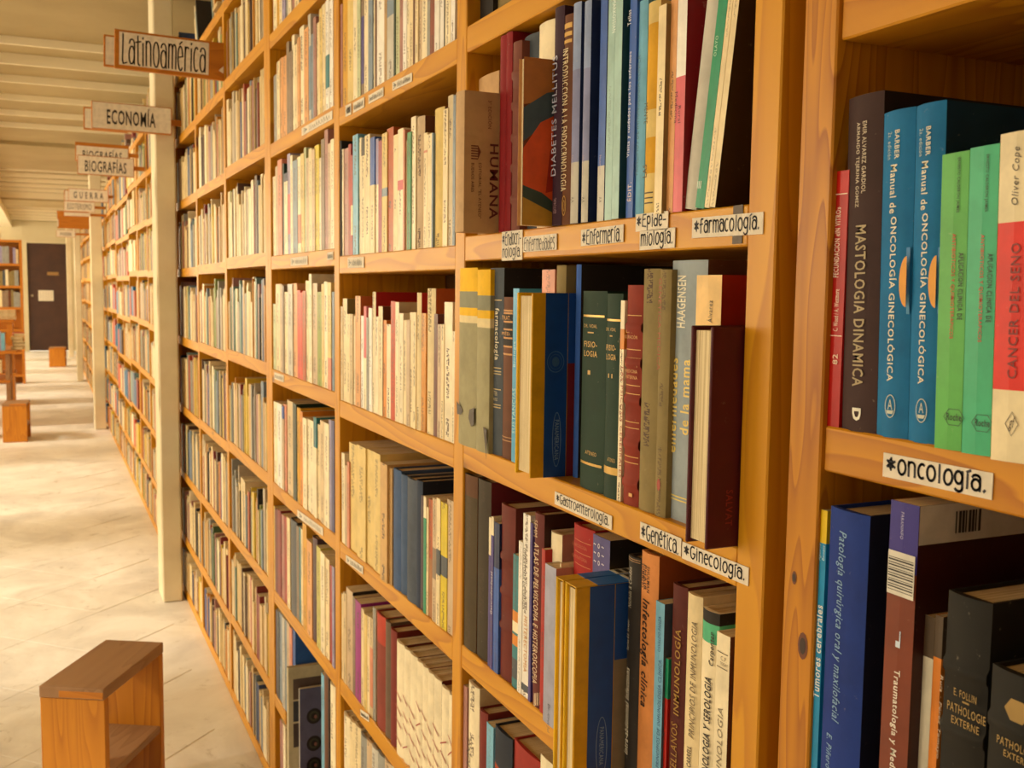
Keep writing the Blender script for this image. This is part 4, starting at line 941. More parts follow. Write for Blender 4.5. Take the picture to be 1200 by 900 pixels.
# ---------------------------------------------------------------- centre bay (three boards wide of books per shelf)
def gp(n): return 'books on the %s shelf of the centre bay' % n
row('T3', Z3[6], 60, 'on top shelf of centre bay', gp('top'), '''
397.3-401 - rose
401.4-407 - gold
407-413.5 - straw
413.5-418 - ivory
418-422 - palegreen
422-426 - taupe b=purple:.3:.9
426-431 - ivory
431-436 - greyblue
436-439 - ivory t=1
439-441 - brown
441-450 - white
450-453 - tan
453-461 - palegrey b=greyblue:.2:.5
461-463 - darkgreen
463-468 - palegreen
468-471.6 - rose
471.6-476 - white
476-479.5 - ivory
479.5-483.5 - cream
483.5-486 - brown
486-489.5 - cream
489.5-494 - beige
494-500 - ivory
500-503.5 - grey
503.5-508.5 - 8a4434
508.5-514 - white
514-519.5 - white b=pink:.55:.65
519.5-521 - dark
521-527 - ivory
527-532.5 - white
''', hmax=.23)
row('A3', Z3[5], 230, 'on second shelf of centre bay', gp('second'), '''
397.5-399.5 165 dark hard
399.5-402.3 175 ivory t=1
402.3-408 174 rose
408-411 169 red
411-413 182 red b=cream:.5:.8
413-419 158 sky
419-423 162 ivory
423-427 162 cream b=dark:0:.15 t=1
427-433 158 cream t=1
433-438.5 161 cream b=blue:0:.41
438.5-443 163 ivory b=lilac:0:.4
443-447 165 a8405c
447-453 156 straw b=greyblue:.46:.53
453-460.5 150 rust t=1
460.5-465.5 158 cream
465.5-472 151 ivory b=pink:.42:.50
472-474 152 salmon
474-476.5 165 cream
476.5-481 155 green t=1
481-486.5 137 ivory
486.5-495.5 137 beige n=brown hard t=1
495.5-500 156 cream b=salmon:.15:.17
500-505.5 157 cream
505.5-507 156 greyblue
507-518.3 127 straw n=brown hard
518.3-524 128 cream t=1
524-530 112 c8b48c t=1
530-533 112 greyblue
''')
row('B3', Z3[4], 420, 'on third shelf of centre bay', gp('third'), '''
398-401.5 359 sand
401.5-406.5 350 cream n=olive
406.5-409.5 368 cream
409.5-413 368 sand
413-416 370 ivory
416-422 347 peach n=rust
422-426 370 white
426-429 359 ivory b=pink:0:.5
429-431.5 372 grey
431.5-435.5 361 white
435.5-439 342 ivory n=red hard
439-443 371 ivory t=1
443-448 359 cream n=brown
448-452.5 375 orange t=.8
452.5-457.5 380 ivory t=1
457.5-462.5 353 c8441c
462.5-467 354 ivory n=beige
467-472 367 ivory
472-476 375 cream t=1
476-480 375 beige
480-483.5 366 cream t=1
483.5-487 366 cream t=1
487-492 343 cream n=red hard
492-498.5 367 d8902c
498.5-508 338 cream n=rust hard
508-512.5 368 6a342c t=1
512.5-516.5 380 beige t=1
516.5-520 380 cream t=1
520-529.5 354 ivory t=1
529.5-532.8 388 ivory
''')
row('C3', Z3[3], 620, 'on fourth shelf of centre bay', gp('fourth'), '''
397.5-400.5 530 ivory lean=-1
400.5-404 531 ivory lean=-1
404-406.5 545 beige
406.5-409 541 salmon
409-418 520 straw t=.6
418-428 523 straw t=.6
428-437 527 straw t=.6
437-445 531 straw t=.6
445-453 543 cfa464 t=1 p=.5
453-459 548 tan t=.4 
459-468 550 405a84 hard t=0
468-475 556 435a7e hard t=0
475-486 561 4c5564 hard t=0
486-493 563 2a3850 hard t=0 n=1c2232
493-496 581 plum
496-499 582 ivory b=emerald:.18:1
499-502 594 cream t=1
502-506.5 585 rust b=a87040:.5:1
506.5-511 584 beige b=taupe:.4:.65
511-515.5 584 cream b=slate:.4:.6
515.5-523.5 589 dcc41c b=slate:.42:.58
523.5-531 586 beige n=beige
''', depth=.17)
row('D3', Z3[2], 780, 'on fifth shelf of centre bay', gp('fifth'), '''
399-402 695 cream
402-405.5 695 sand
405.5-413 691 beige n=dark
413-416 700 taupe
416-422.5 705 magenta
422.5-426 713 cream
426-429.5 720 straw
429.5-433 722 cream
433-436.5 724 sand b=salmon:.3:.9
436.5-440 712 grey n=beige
440-450 720 8a3a2c hard b=b8402c:0:.25 t=0
450-456 728 6f5a48 hard t=0
456-463 738 7c2a20 hard t=0
463-471.5 753 ivory hard t=0 n=6a2a1c id=v1
471.5-478.5 760 ivory hard t=0 n=6a2a1c id=v2
478.5-487 767 ivory hard t=0 n=6a2a1c id=v3
487-493.5 775 ivory hard t=0 n=6a2a1c id=v4
493.5-500 781 ivory hard t=0 n=6a2a1c id=v5
500-506.5 788 ivory hard t=0 n=6a2a1c id=v6
506.5-515.5 795 ivory hard t=0 n=6a2a1c id=v7
515.5-525 806 ivory hard t=0 n=6a2a1c id=v8
525-531 814 ivory hard t=0 n=6a2a1c id=v9
''', depth=.18)
for k in range(1, 10):          # the set printed with red slanting strokes
    o = BOOKS[('D3', 'v%d' % k)]; o['label'] = '%s volume of the ivory set with red slanting strokes' % ORD[k]; rr = random.Random(k); th, h = o['_th'], o['_h']
    z = h * .10
    while z < h * .62:
        s = 1 if rr.random() < .85 else -1; a0, a1 = (th * .12, th * .85) if s > 0 else (th * .85, th * .12); v = [];
        pts = [(a0, z), (a1, z + .012), (a1, z + .0145), (a0, z + .0025)]
        if s < 0: pts = pts[::-1]
        panel(o, pts, 'a83a34', 'red_stroke', 's', off=.0006); z += rr.uniform(.020, .034)
row('E3', Z3[1], 860, 'on lowest visible shelf of centre bay', gp('sixth'), '''
401.5-408 838 ivory hard
408-414 844 cream hard
414-421 850 cream hard
421-428 862 grey hard
428-434 868 beige hard
434-441 876 palegrey hard
441-449 884 grey hard
449-458 892 beige hard
458-470 903 palegrey hard
470-484 914 grey hard
''', depth=.17)
# ---------------------------------------------------------------- left bay of the same bookcase
def gq(n): return 'books on the %s shelf of the bay left of the centre' % n
row('S2', Z2[7], 15, 'at top of bay left of centre', gq('top'), '''
320-324 - ivory
324-327 - gold
327-330 - cream
330-334 - lilac
334-337 - grey
337-341 - ivory
341-345 - rose
345-350 - cream
350-356 - slate
''', hmax=.21)
row('T2', Z2[6], 100, 'second shelf, bay left of centre', gq('second'), '''
320.5-324 88 grey
324-327.5 72 cream
327.5-331 68 peach
331-335.5 66 peach
335.5-338.5 49 taupe
338.5-342 60 taupe
342-345 41 ivory
345-348 52 cream
348-351 44 peach
351-356 31 ivory t=1
356-361 33 peach
361-364 8 palegrey b=greyblue:.3:.9
364-367 40 greyblue
367-370 20 rose
370-374 27 cream
374-377 10 straw
377-381 5 cream
381-385 0 white b=teal:.5:.8
385-390 0 white
''', hmax=.235)
row('A2', Z2[5], 230, 'third shelf, bay left of centre', gq('third'), '''
319.5-322.5 207 cream
322.5-325 195 beige
325-330 187 salmon
330-332.5 192 darkgreen
332.5-336.5 203 ivory b=navy:0:.1
336.5-340 180 lilac b=pink:.4:.8
340-342.5 182 ivory
342.5-348 188 greyblue
348-352 184 ivory b=salmon:.6:.9
352-356 180 straw
356-358.5 173 palegreen
358.5-361.5 185 beige
361.5-365 174 cream
365-368.5 175 beige
368.5-373.5 170 dcc428
373.5-376 185 ivory
376-380 163 taupe
380-384 152 rose
384-387 168 beige
387-391 163 ivory
''')
row('B2', Z2[4], 390, 'fourth shelf, bay left of centre', gq('fourth'), '''
319.5-323 356 palegreen
323-328 333 cream
328-330.5 333 beige
330.5-332.5 335 taupe
332.5-337 342 cream
337-342.5 333 palegrey
342.5-348 332 peach
348-351.5 340 d8442c
351.5-354 343 d8442c
354-358 341 rust n=brown
358-362 329 cream
362-365 321 ivory
365-371.5 332 beige
371.5-376.5 342 8fa03c
376.5-379.5 333 straw
379.5-383.5 330 ivory t=1
383.5-387.5 331 straw b=salmon:.7:1
387.5-391.3 342 greyblue
''')
row('C2', Z2[3], 540, 'fifth shelf, bay left of centre', gq('fifth'), '''
320.5-325 471 ivory
325-330 473 white
330-332.5 476 beige b=blue:0:.15
332.5-335.5 474 salmon
335.5-343 470 sand hard
343-347 473 darkgreen
347-351 478 gold hard
351-354.5 482 orange
354.5-359 490 ivory
359-363 491 ivory
363-367 493 ivory
367-370.5 489 teal b=ivory:.3:1
370.5-375 497 cream
375-379.5 493 sand
379.5-385 496 ivory
385-388 492 lilac
388-391.3 493 4a4a7c
''')
row('D2', Z2[2], 660, 'sixth shelf, bay left of centre', gq('sixth'), '''
319.5-322 593 straw
322-325.5 597 wine
325.5-329 598 8a2a30
329-333 603 rose
333-336 606 a8342c
336-339.5 607 cream
339.5-347 610 slate hard n=dark
347-350 617 taupe
350-352.5 618 teal
352.5-354.5 620 cream
354.5-359 612 d8a030
359-365 634 peach
365-370.5 630 503844 hard
370.5-375 641 c8c068
375-380 648 ivory
380-385.5 654 cream
385.5-388.5 662 a8322c
388.5-391.3 664 lilac
''')
row('E2', Z2[1], 790, 'seventh shelf, bay left of centre', gq('seventh'), '''
320.5-324 714 5c5c84
324-327 716 slate
327-330.5 719 greyblue
330.5-333.5 724 palegrey
333.5-336 727 greyblue
336-339 730 beige
339-342 736 salmon
342-346 738 2c58a0
376-379.5 790 sky p=-1
379.5-383.5 775 brown
383.5-385.5 788 2c1c1c
385.5-391.3 802 ivory hard
''')
GE = gq('seventh'); e_ = BOOKS[('E2', 8)]; yy1 = e_.location.y - .001
xf1 = aty(335.5, 840, yy1).x; FB = book(yy1 - .018, yy1, xf1, Z2[0] + .0004, aty(335.5, 781, yy1).z - Z2[0], 'c8b894', .20, True, near='c0b290', prt=0); tag(FB, 'large beige book with framed dark photographs on its side, standing proud', 'book', GE); OU[FB.name] = 334
hh = FB['_h']
for v0_, v1_, c_ in ((796, 820, '5a4438'), (822, 846, '2c2c34'), (848, 876, '3c2c28')):
    z0_, z1_ = loc_n(FB, 345, v1_)[1], loc_n(FB, 345, v0_)[1]; panel(FB, [(.014, z0_), (.15, z0_), (.15, z1_), (.014, z1_)], c_, 'cover_picture')
yy2 = FB.location.y - .004; xx2 = aty(350, 850, yy2).x
PBk = book(yy2 - .012, yy2, xx2, Z2[0] + .0004, aty(351, 806, yy2).z - Z2[0], 'ccc4bc', .18, False, near='5f5c78', prt=0); tag(PBk, 'violet-grey picture book with three dark round wheels on its cover', 'book', GE); OU[PBk.name] = 350
for v_ in (839, 871, 896):
    a_, b2 = loc_n(PBk, 368, v_)
    disc(PBk, a_, b2, .019, .0205, '1c1418', 'n'); ring(PBk, a_, b2, .010, .011, .005, '3c3c2c', 'n', off=.0006); disc(PBk, a_ + .004, b2 - .002, .004, .005, '8a5a50', 'n', off=.0008)
row('F2', Z2[0], 880, 'lowest shelf, bay left of centre', gq('lowest'), '''
328-331.5 846 rose
331.5-334 850 ivory
334-337 856 olive

''')
# ---------------------------------------------------------------- the rest of the books: one mass
PAL2 = [('ead4a4', 10), ('f3e4c0', 9), ('d8bc84', 7), ('c9a56c', 4), ('b8a890', 4), ('9a9890', 3), ('6f8296', 3), ('3f5488', 2), ('8a3430', 3), ('b8563c', 2), ('c8882c', 3), ('d8b83c', 2), ('54704c', 2), ('8f9c54', 1), ('2e2a2a', 3), ('5a4034', 3), ('a87870', 3), ('7f9c98', 2)]
P2 = [lin(c)[:3] + (.5,) for c, n_ in PAL2 for _ in range(n_)]
def sbook(x0, x1, y0, y1, z0, z1, c, lean=0):
    k = len(SB_['v']); vs = [(x, y, z) for x in (x0, x1) for y in (y0, y1) for z in (z0, z1)]
    if lean: vs = [(x, y + (z - z0) * lean, z) for x, y, z in vs]
    SB_['v'] += vs; pg = lin('d8c69c')[:3] + (0,)
    SB_['f'] += [tuple(i + k for i in q) for q in ((0, 1, 3, 2), (4, 6, 7, 5), (0, 4, 5, 1), (2, 3, 7, 6), (0, 2, 6, 4), (1, 5, 7, 3))]
    SB_['c'] += [c, c, c, c, c, pg]; SB_['u'] += [((0, 0),) * 4] * 6
def fill(ya, yb, x, zb, hmx, rnd, face_out=0, depth=.17):
    y = ya + rnd.uniform(0, .01); base_h = rnd.uniform(.72, .88) * hmx; last = 0
    while y < yb - .03:
        th = rnd.choice((.007, .010, .012, .014, .017, .020, .026, .034)) * rnd.uniform(.9, 1.15); th = min(th, yb - y - .002)
        if rnd.random() < face_out:
            w = rnd.uniform(.12, .16); sbook(x - .01, x + .01, y, min(y + w, yb - .005), zb, zb + min(hmx, w * 1.4), rnd.choice(P2 + [lin('1f6fa0')[:3] + (0,), lin('c8502c')[:3] + (0,)] * 12)); y += w + .01; continue
        if rnd.random() > .25: h = base_h + rnd.uniform(-.025, .025)
        else: h = rnd.uniform(.62, .97) * hmx
        c = rnd.choice(P2) if rnd.random() > .25 or not last else last
        last = c; dx = rnd.uniform(0, .006)
        sbook(x + dx, x + depth, y, y + th, zb, zb + min(h, hmx), c); y += th + .0004
rnd = random.Random(21)
for ci, (e, ups, lv) in enumerate(cases):
    for a, L_ in zip(ups, lv):
        for q, z in enumerate(L_[:-1]):
            fill(a + FT, a + W, D + .001, z + TH, L_[q + 1] - z - TH - .012, rnd, .5 if ci in (2, 3) and rnd.random() < .6 else 0)
for a, L_ in (((UPA[2] + FT), L2),):   # far left bay, shelf nearest the floor, beyond the separate ones
    pass
for a, L_, y_a, y_b in ((UPA[0] + FT, L4, 0, 1), (UPA[1] + FT, L3, 0, 1), (UPA[2] + FT, L2, 0, 1)):
    for q in (0,) if L_ is not L2 else ():
        fill(a, a + W - FT, D + .001, L_[q] + TH, .2, rnd)
    for q in (7,) if L_ is not L2 else (): fill(a, a + W - FT, D + .001, L_[q] + TH, .21, rnd)
fill(UPA[0] + FT, UPA[0] + .30, D + .001, L4[1] + TH, .21, rnd); fill(UPA[1] + FT, UPA[1] + .38, D + .001, L3[1] + TH, .2, rnd); fill(UPA[2] + FT, UPA[2] + .42, D + .001, L2[0] + TH, .2, rnd)
fill(UPA[0] + FT, UPA[0] + .34, D + .001, L4[6] + TH, .20, rnd)
for zb in (.036, .336, .656, 1.643, 1.986): fill(UB - W + FT, UB - .002, D + .006, zb, .22, rnd)
for zb in (ZB1, ZB2): fill(UB - W + FT, UB - W + FT + .24, D + .006, zb, .22, rnd)
# heaps lying and leaning on top of the bookcases
for y in [3.0 + .11 * k for k in range(70)]:
    if rnd.random() < .25: continue
    z = 2.336
    if rnd.random() < .55:
        for q in range(rnd.randint(1, 4)):
            t_ = rnd.uniform(.012, .03); dx = rnd.uniform(-.01, .04); sbook(D + dx, D + dx + .16, y, y + .10, z, z + t_, rnd.choice(P2)); z += t_ + .0005
    else:
        for q in range(4): sbook(D + .01, D + .17, y + q * .02, y + q * .02 + .015, z, z + rnd.uniform(.12, .19), rnd.choice(P2), .35)
# ---------------------------------------------------------------- handwritten paper tags on the shelf fronts (parts of the bookcases)
def ptag(case, pix, lines, star, label, xp=D, pen=.0015, blue='1c1a2c'):
    """pix: four corners of the paper in the photograph, upper left, upper right, lower right, lower left"""
    P = [atx(u, v, xp) for u, v in pix]; yl = (P[0].y + P[3].y) / 2; yr = (P[1].y + P[2].y) / 2
    zt = (P[0].z + P[1].z) / 2; zb = (P[2].z + P[3].z) / 2; tl = (P[1].z - P[0].z) * .5 + (P[2].z - P[3].z) * .5
    x = xp - .0012; loc = Vector((x, yl, zb)); w = yl - yr; h = zt - zb; k = tl / w if abs(tl) < .012 else 0
    z0 = -tl / 2
    def mp(a, b_, off=-.0003): return (off, -a, b_ + z0 + k * a)
    v = [mp(0, 0, 0), mp(w, 0, 0), mp(w, h, 0), mp(0, h, 0)]; v += [(.0008, q[1], q[2]) for q in v]
    o = mesh('paper_tag', v, [(0, 1, 2, 3)[::-1], (4, 5, 6, 7), (0, 1, 5, 4), (1, 2, 6, 5), (2, 3, 7, 6), (3, 0, 4, 7)], M['paper'], case)
    o.location = loc - case.location; o['label'] = label
    n_ = len(lines)
    for i, s in enumerate(lines):
        hh = h / n_ * .86; y0 = h * (n_ - 1 - i) / n_ + h / n_ * .07
        if s is None: continue
        handwrite(o, s, w * .93, hh, pen, blue, 0, star and i == 0, mapf=lambda a, b_: mp(a + w * .035, b_ + y0))
    return o
def scrib(case, pix, label, star=True, seed=0):
    o = ptag(case, pix, [None], False, label); P = [atx(u, v) for u, v in pix]; w = P[0].y - P[1].y; h = (P[0].z + P[1].z - P[2].z - P[3].z) / 2; tl = (P[1].z - P[0].z) * .5 + (P[2].z - P[3].z) * .5
    r = random.Random(seed); ln = []; x = w * (.28 if star else .08)
    while x < w * .9: ln.append([(x, h * .22), (x + w * .02, h * r.uniform(.6, .8)), (x + w * .05, h * .25)]); x += w * r.uniform(.05, .09)
    if star: ln += [[(w * .08, h * .8), (w * .2, h * .5)], [(w * .08, h * .2), (w * .2, h * .5)], [(w * .07, h * .5), (w * .2, h * .52)]]
    v, f = ribbon(ln, .0012 if not star else .0016); k = tl / w if abs(tl) < .012 else 0
    mesh('lettering', [(-.0003, -a, b_ - tl / 2 + k * a) for a, b_ in v], f, ink('4a4438'), o)
ptag(A, [(586, 272), (613, 269.5), (613, 304), (592, 306)], ['Endocri-', 'nología.'], True, 'paper tag reading Endocrinología')
ptag(A, [(613.8, 277.5), (653, 274), (653.5, 292), (614, 296)], ['Enfermedades'], False, 'paper tag reading Enfermedades', pen=.0010)
ptag(A, [(681.7, 269), (731.5, 263.5), (731.7, 283), (682, 289)], ['Enfermería.'], True, 'paper tag reading Enfermería')
ptag(A, [(746, 251), (784, 247.5), (784, 268), (746.5, 272)], ['Epide-'], True, 'upper paper tag reading Epide-')
ptag(A, [(750.5, 271), (792, 266.5), (792, 290), (751, 293.5)], ['miología.'], False, 'lower paper tag reading miología')
ptag(A, [(812, 256), (895.5, 248), (895.5, 274.5), (812.5, 279)], ['farmacología.'], True, 'paper tag reading farmacología')
ptag(A, [(650, 575), (718.5, 605), (717.5, 621), (652, 591)], ['Gastroenterología.'], True, 'paper tag reading Gastroenterología', pen=.0012)
ptag(A, [(751.5, 611), (799.5, 631), (799, 652), (751, 631)], ['Genética.'], True, 'paper tag reading Genética')
ptag(A, [(801, 635), (879.5, 665), (877, 687), (800, 653.5)], ['Ginecología.'], True, 'paper tag reading Ginecología')
ptag(B, [(1036.5, 530.5), (1165.5, 554), (1163.5, 586.5), (1036, 557.5)], ['oncología.'], True, 'paper tag reading oncología', xp=D + .004, pen=.0019)
scrib(A, [(408, 302), (427, 301), (427, 313.5), (408, 314)], 'small paper tag with faded writing, left end of centre bay', seed=1)
scrib(A, [(405.5, 124), (412, 121), (412, 134), (405.5, 137)], 'tiny paper tag under the top centre shelf', True, 2); scrib(A, [(414.5, 121), (427.5, 113), (427.5, 126), (414.5, 132)], 'rounded paper tag under the top centre shelf', False, 3)
scrib(A, [(432.5, 112), (450, 102), (450, 112.5), (432.5, 122)], 'narrow paper tag under the top centre shelf', False, 4); scrib(A, [(460.5, 97), (483.5, 85), (483.5, 95.5), (460.5, 106.5)], 'right paper tag under the top centre shelf', True, 5)
scrib(A, [(354, 150), (390, 130), (390, 139), (354, 160)], 'long paper tag in the bay left of centre', True, 6); scrib(A, [(341, 302), (361, 300), (361, 310), (341, 312)], 'paper tag at eye level in the bay left of centre', True, 7)
scrib(A, [(384, 296), (391, 295), (391, 304), (384, 305)], 'tiny paper tag at the bay edge', False, 8); scrib(A, [(349, 597), (379, 619), (379, 628), (349, 606)], 'long paper tag low in the bay left of centre', True, 9)
scrib(A, [(406, 650), (426, 664), (426, 673), (406, 659)], 'paper tag low in the centre bay', True, 10); scrib(A, [(322, 436), (333, 440), (333, 448), (322, 444)], 'tiny round tag in the bay left of centre', False, 11)
scrib(A, [(423, 831), (433, 838), (433, 846), (423, 839)], 'small tag near the foot of the centre bay', False, 12)
bx_ = atx(838, 0).x; 
dk = box('dark_stain', D - .0004, D + .0002, .747, .761, 1.457, 1.4905, ink('4a3520'), A); dk.location -= Vector((0, 0, 0))
# knots on the figured upright
for u_, v_, rr_ in ((941, 757, .006), (931, 677, .003)):
    p_ = atx(u_, v_); 
    for sc_, c_ in ((1.0, '6a3414'), (.62, '2e1608')):
        v = [(D - .0003 - (1 - sc_) * .0006, p_.y + rr_ * sc_ * math.cos(a * .5236), p_.z + rr_ * 1.9 * sc_ * math.sin(a * .5236)) for a in range(12)]
        k_ = mesh('knot', [(q[0] - D, q[1] - B.location.y, q[2]) for q in v], [tuple(reversed(range(12)))], ink(c_), B)
# ---------------------------------------------------------------- hanging aisle signs
def sign(y, u0, u1, v0, v1, word, label, border=.006, hand=False, paper=None, thick=.016, wood_=None, drop=False, tilt=0.0, name='aisle_sign', font_bold=.02, rect=(.16, .86, .20, .82)):
    a = aty(u0, (v0 + v1) / 2, y).x; b_ = aty(u1, (v0 + v1) / 2, y).x; um = (u0 + u1) / 2; zt = aty(um, v0, y).z; zb = aty(um, v1, y).z
    e = empty(name, (a, y, zb)); tag(e, label, 'sign', 'aisle signs'); w, h = b_ - a, zt - zb
    v, f = boxvf(0, w, 0, thick, 0, h, .0015); mesh('board', v, f, wood_ or M['wx'], e)
    pa, pb, pc, pd = paper or (border, w - border, border, h - border)
    v, f = boxvf(pa, pb, -.0012, .0002, pc, pd); pp = mesh('paper', v, f, M['paper'], e)
    if word:
        pw, ph = pb - pa, pd - pc
        if hand: handwrite(pp, word, pw * .95, ph * .9, .0042, '1e1a18', 0, mapf=lambda x, z: (pa + pw * .025 + x, -.0016, pc + ph * .05 + z))
        else: text(pp, word, (pa + pw * rect[0], pa + pw * rect[1], pc + ph * rect[2], pc + ph * rect[3]), '1e1a18', 'n', 'H', bold=font_bold, plane=-.0016)
    zc = h * .5; v, f = boxvf(w - .03, max(D - a + .003, w + .002), thick + .0002, thick + .014, zc - .012, zc + .012); mesh('bracket', v, f, M['wx'], e)
    e.rotation_euler = (0, math.radians(tilt), 0); return e
GL0 = G['o']; 
s1 = sign(3.545, 133.6, 267.5, 40.5, 85.5, 'Latinoamérica', 'orange board sign with tall handwritten word Latinoamérica', hand=True, paper=(.014, .286, .012, .113), tilt=1.5)
k_ = mesh('paper_scrap', [(.318, -.0008, .03), (.333, -.0008, .022), (.333, -.0008, .046)], [(0, 1, 2)], M['paper'], s1)
sign(3.80, 121, 246, 46.5, 83, None, 'sign hanging just behind the Latinoamérica board, mostly hidden', tilt=1.5, thick=.014)
sign(4.70, 107, 201, 121.5, 153.5, 'ECONOMÍA', 'white sign with bold capitals ECONOMÍA by the chipped pillar', border=.0035, rect=(.18, .80, .18, .90), font_bold=.03, tilt=.8, thick=.03)
sign(5.0, 97.5, 150, 127, 153, None, 'sign half hidden behind the ECONOMÍA sign', tilt=1, thick=.02)
sign(6.9, 88, 151, 168, 190, 'BIOGRAFÍAS', 'BIOGRAFÍAS sign behind, its lower half covered', border=.005, paper=(.006, .30, .004, .092), rect=(.12, .88, .15, .85), font_bold=.02, tilt=.8)
sign(6.5, 90.5, 157, 183, 205.5, 'BIOGRAFÍAS', 'front BIOGRAFÍAS sign, fully readable', border=.004, rect=(.12, .87, .13, .92), font_bold=.02, tilt=.8)
sign(9.3, 80, 127, 221.5, 236.3, 'G U E R R A', 'small white sign with spaced capitals GUERRA', border=.004, rect=(.12, .88, .22, .78), font_bold=.02, tilt=.6)
sign(9.8, 75, 100, 223, 236, None, 'white sign peeping out left of the GUERRA sign', border=.006, tilt=.5)
es = sign(10.4, 75, 111, 236, 248, 'ESOTERISMO', 'pale sign with faint thin capitals below the GUERRA sign', border=.003, rect=(.1, .9, .2, .8), font_bold=.0, tilt=.5)
sign(10.55, 75, 106, 249, 253.5, None, 'narrow pale strip sign under the faint capitals sign', border=.002)
ob = sign(12.6, 67, 107, 247.5, 268, None, 'plain orange wooden board hanging above the distant sign', paper=(.0, .012, .02, .10))
sign(13.2, 66, 88.5, 269.5, 278, 'POESÍA', 'smallest farthest white sign with tiny word POESÍA', border=.004, rect=(.2, .8, .2, .8), tilt=.5)
# ---------------------------------------------------------------- stools
def stool(c, rz, wx, ly, h, label, t=.030):
    e = empty('wooden_stool', c, rz); tag(e, label, 'stool', 'box stools in the aisle')
    def bxx(nm, x0, x1, y0, y1, z0, z1, mt, **k):
        v, f = boxvf(x0, x1, y0, y1, z0, z1, .0018); o = mesh(nm, v, f, mt, e); return o
    bxx('seat', 0, wx, 0, ly, h - t, h, M['wstop'])
    bxx('end_panel', .0, wx, .003, .025, 0, h - t - .0003, M['wst']); bxx('end_panel', .0, wx, ly - .025, ly - .003, 0, h - t - .0003, M['wst'])
    bxx('shelf', .002, wx - .002, .0255, ly - .0255, h * .40, h * .40 + .02, M['wstop']); bxx('side_board', .002, .02, .0255, ly - .0255, h * .40 + .0205, h - t - .0005, M['wst']) if 0 else None
    bxx('rail', .012, .03, .0255, ly - .0255, h * .10, h * .40 - .001, M['wst'])
    bxx('joint_block', wx * .30, wx - .001, -.0008, .0026, h - t + .002, h - t + .021, M['wx'])
    return e
stool((-.036, 2.751, 0), math.radians(-29.6), .168, .345, .42, 'large box stool with dark worn top in the foreground')
stool((-.365, 10.20, 0), math.radians(-4), .20, .36, .345, 'orange box stool by the floor edge at far left', .02)
stool((.055, 19.36, 0), math.radians(-6), .25, .3, .335, 'small orange box stool near the dark door', .02)
# ---------------------------------------------------------------- left side: table with books, bookcase, plank bench
tb = empty('display_table', (-.78, 11.7, 0)); tag(tb, 'wooden display table with slanting legs at the left edge', 'table')
def bt_(nm, *a, **k): v, f = boxvf(*a, .003); return mesh(nm, v, f, k.get('m', M['wx']), tb)
bt_('table_top', -.52, .52, -.45, .45, .73, .76); bt_('lower_shelf', -.50, .46, -.42, .42, .44, .465)
for sx in (-.48, .42):
    for sy in (-.40, .36): bt_('leg', sx, sx + .04, sy, sy + .04, 0, .7295, m=M['wstop'])
sb2 = empty('crate_shelf', (-.80, 13.6, 0)); tag(sb2, 'open wooden crate shelf piled with papers behind the table', 'shelf')
def bt2(nm, *a, **k): v, f = boxvf(*a, .003); return mesh(nm, v, f, k.get('m', M['wx']), sb2)
for z in (.35, .66, .97): bt2('shelf_board', -.55, .48, -.3, .3, z, z + .03)
for sx in (-.55, .44): bt2('side_panel', sx, sx + .025, -.3, .3, 0, .349)
for sx in (-.5, .40):
    for z in (.3805, .6905): bt2('spacer_block', sx, sx + .06, -.25, .25, z, z + .279)
rnd = random.Random(12)
cols_l = ['purple', 'lilac', 'sky', 'greyblue', 'ivory', 'lavender', 'blue', 'rose', 'cream']; x = -.66
for i in range(12):
    th = rnd.uniform(.018, .035)
    if x + th > -.33: break
    c = cols_l[i % 9]; o = book(0, th, 0, 0, rnd.uniform(.17, .215), c, .15, False, None, (), 0, .3); o.rotation_euler = (0, 0, math.radians(90)); o.location = (x + th, 11.28, .7605); x += th + .001
    o['label'] = '%s spine standing on the far left table, %s from left' % (PAL[c][1], ordinal(i + 1)); o['category'] = 'book'; o['group'] = 'books standing on the far left table'
cc = ['tan', 'olive', 'brown', 'straw', 'rust', 'sand', 'beige', 'orange', 'cream']
def flatbook(cx, cy, z, c, lab, w=.17, l=.24, t_=.03, rz=0):
    o = book(0, t_, 0, 0, l, c, w, True, None, (), 0, 0); o.rotation_euler = (math.radians(90), 0, rz); o.location = (cx, cy, z); o['label'] = lab; o['category'] = 'book'; o['group'] = 'books lying flat at the far left'; return o
z = .761
for i in range(5):
    flatbook(-.30, 11.62, z, cc[i], '%s book lying flat, %s from bottom, in the pile on the table' % (PAL[cc[i]][1], ordinal(i + 1)), rz=rnd.uniform(-.05, .05) + 3.1416 * 0, w=.11, t_=.032); z += .033
z = 1.0005
for i in range(4):
    flatbook(-.52, 13.5, z, cc[i + 4], '%s book lying flat on the crate shelf, %s from bottom' % (PAL[cc[i + 4]][1], ordinal(i + 1)), rz=rnd.uniform(-.04, .04), w=.22, l=.2, t_=.028); z += .029
for s_ in (.3805, .6905):
    zz = s_
    for i in range(4):
        flatbook(-.70, 13.5, zz, cc[(i * 2 + int(s_ * 10)) % 9], '%s book lying in the %s gap of the crate shelf, %s from bottom' % (PAL[cc[(i * 2 + int(s_ * 10)) % 9]][1], 'lower' if s_ < .5 else 'upper', ordinal(i + 1)), w=.24, l=.18, t_=.038); zz += .0385
pst = empty('paper_stack', (-.86, 13.35, 1.0005)); tag(pst, 'pale untidy heap of papers on top of the crate shelf', 'papers')
for k in range(9): v, f = boxvf(-.13 + rnd.uniform(-.02, .02), .27 + rnd.uniform(-.03, .03), -.12, .1, .012 * k, .012 * k + .0115); mesh('paper_bundle', v, f, M['paper'], pst)
pl = empty('plank_bench', (-.72, 10.6, 0)); tag(pl, 'low plank bench with a pale top beside the small orange stool', 'bench')
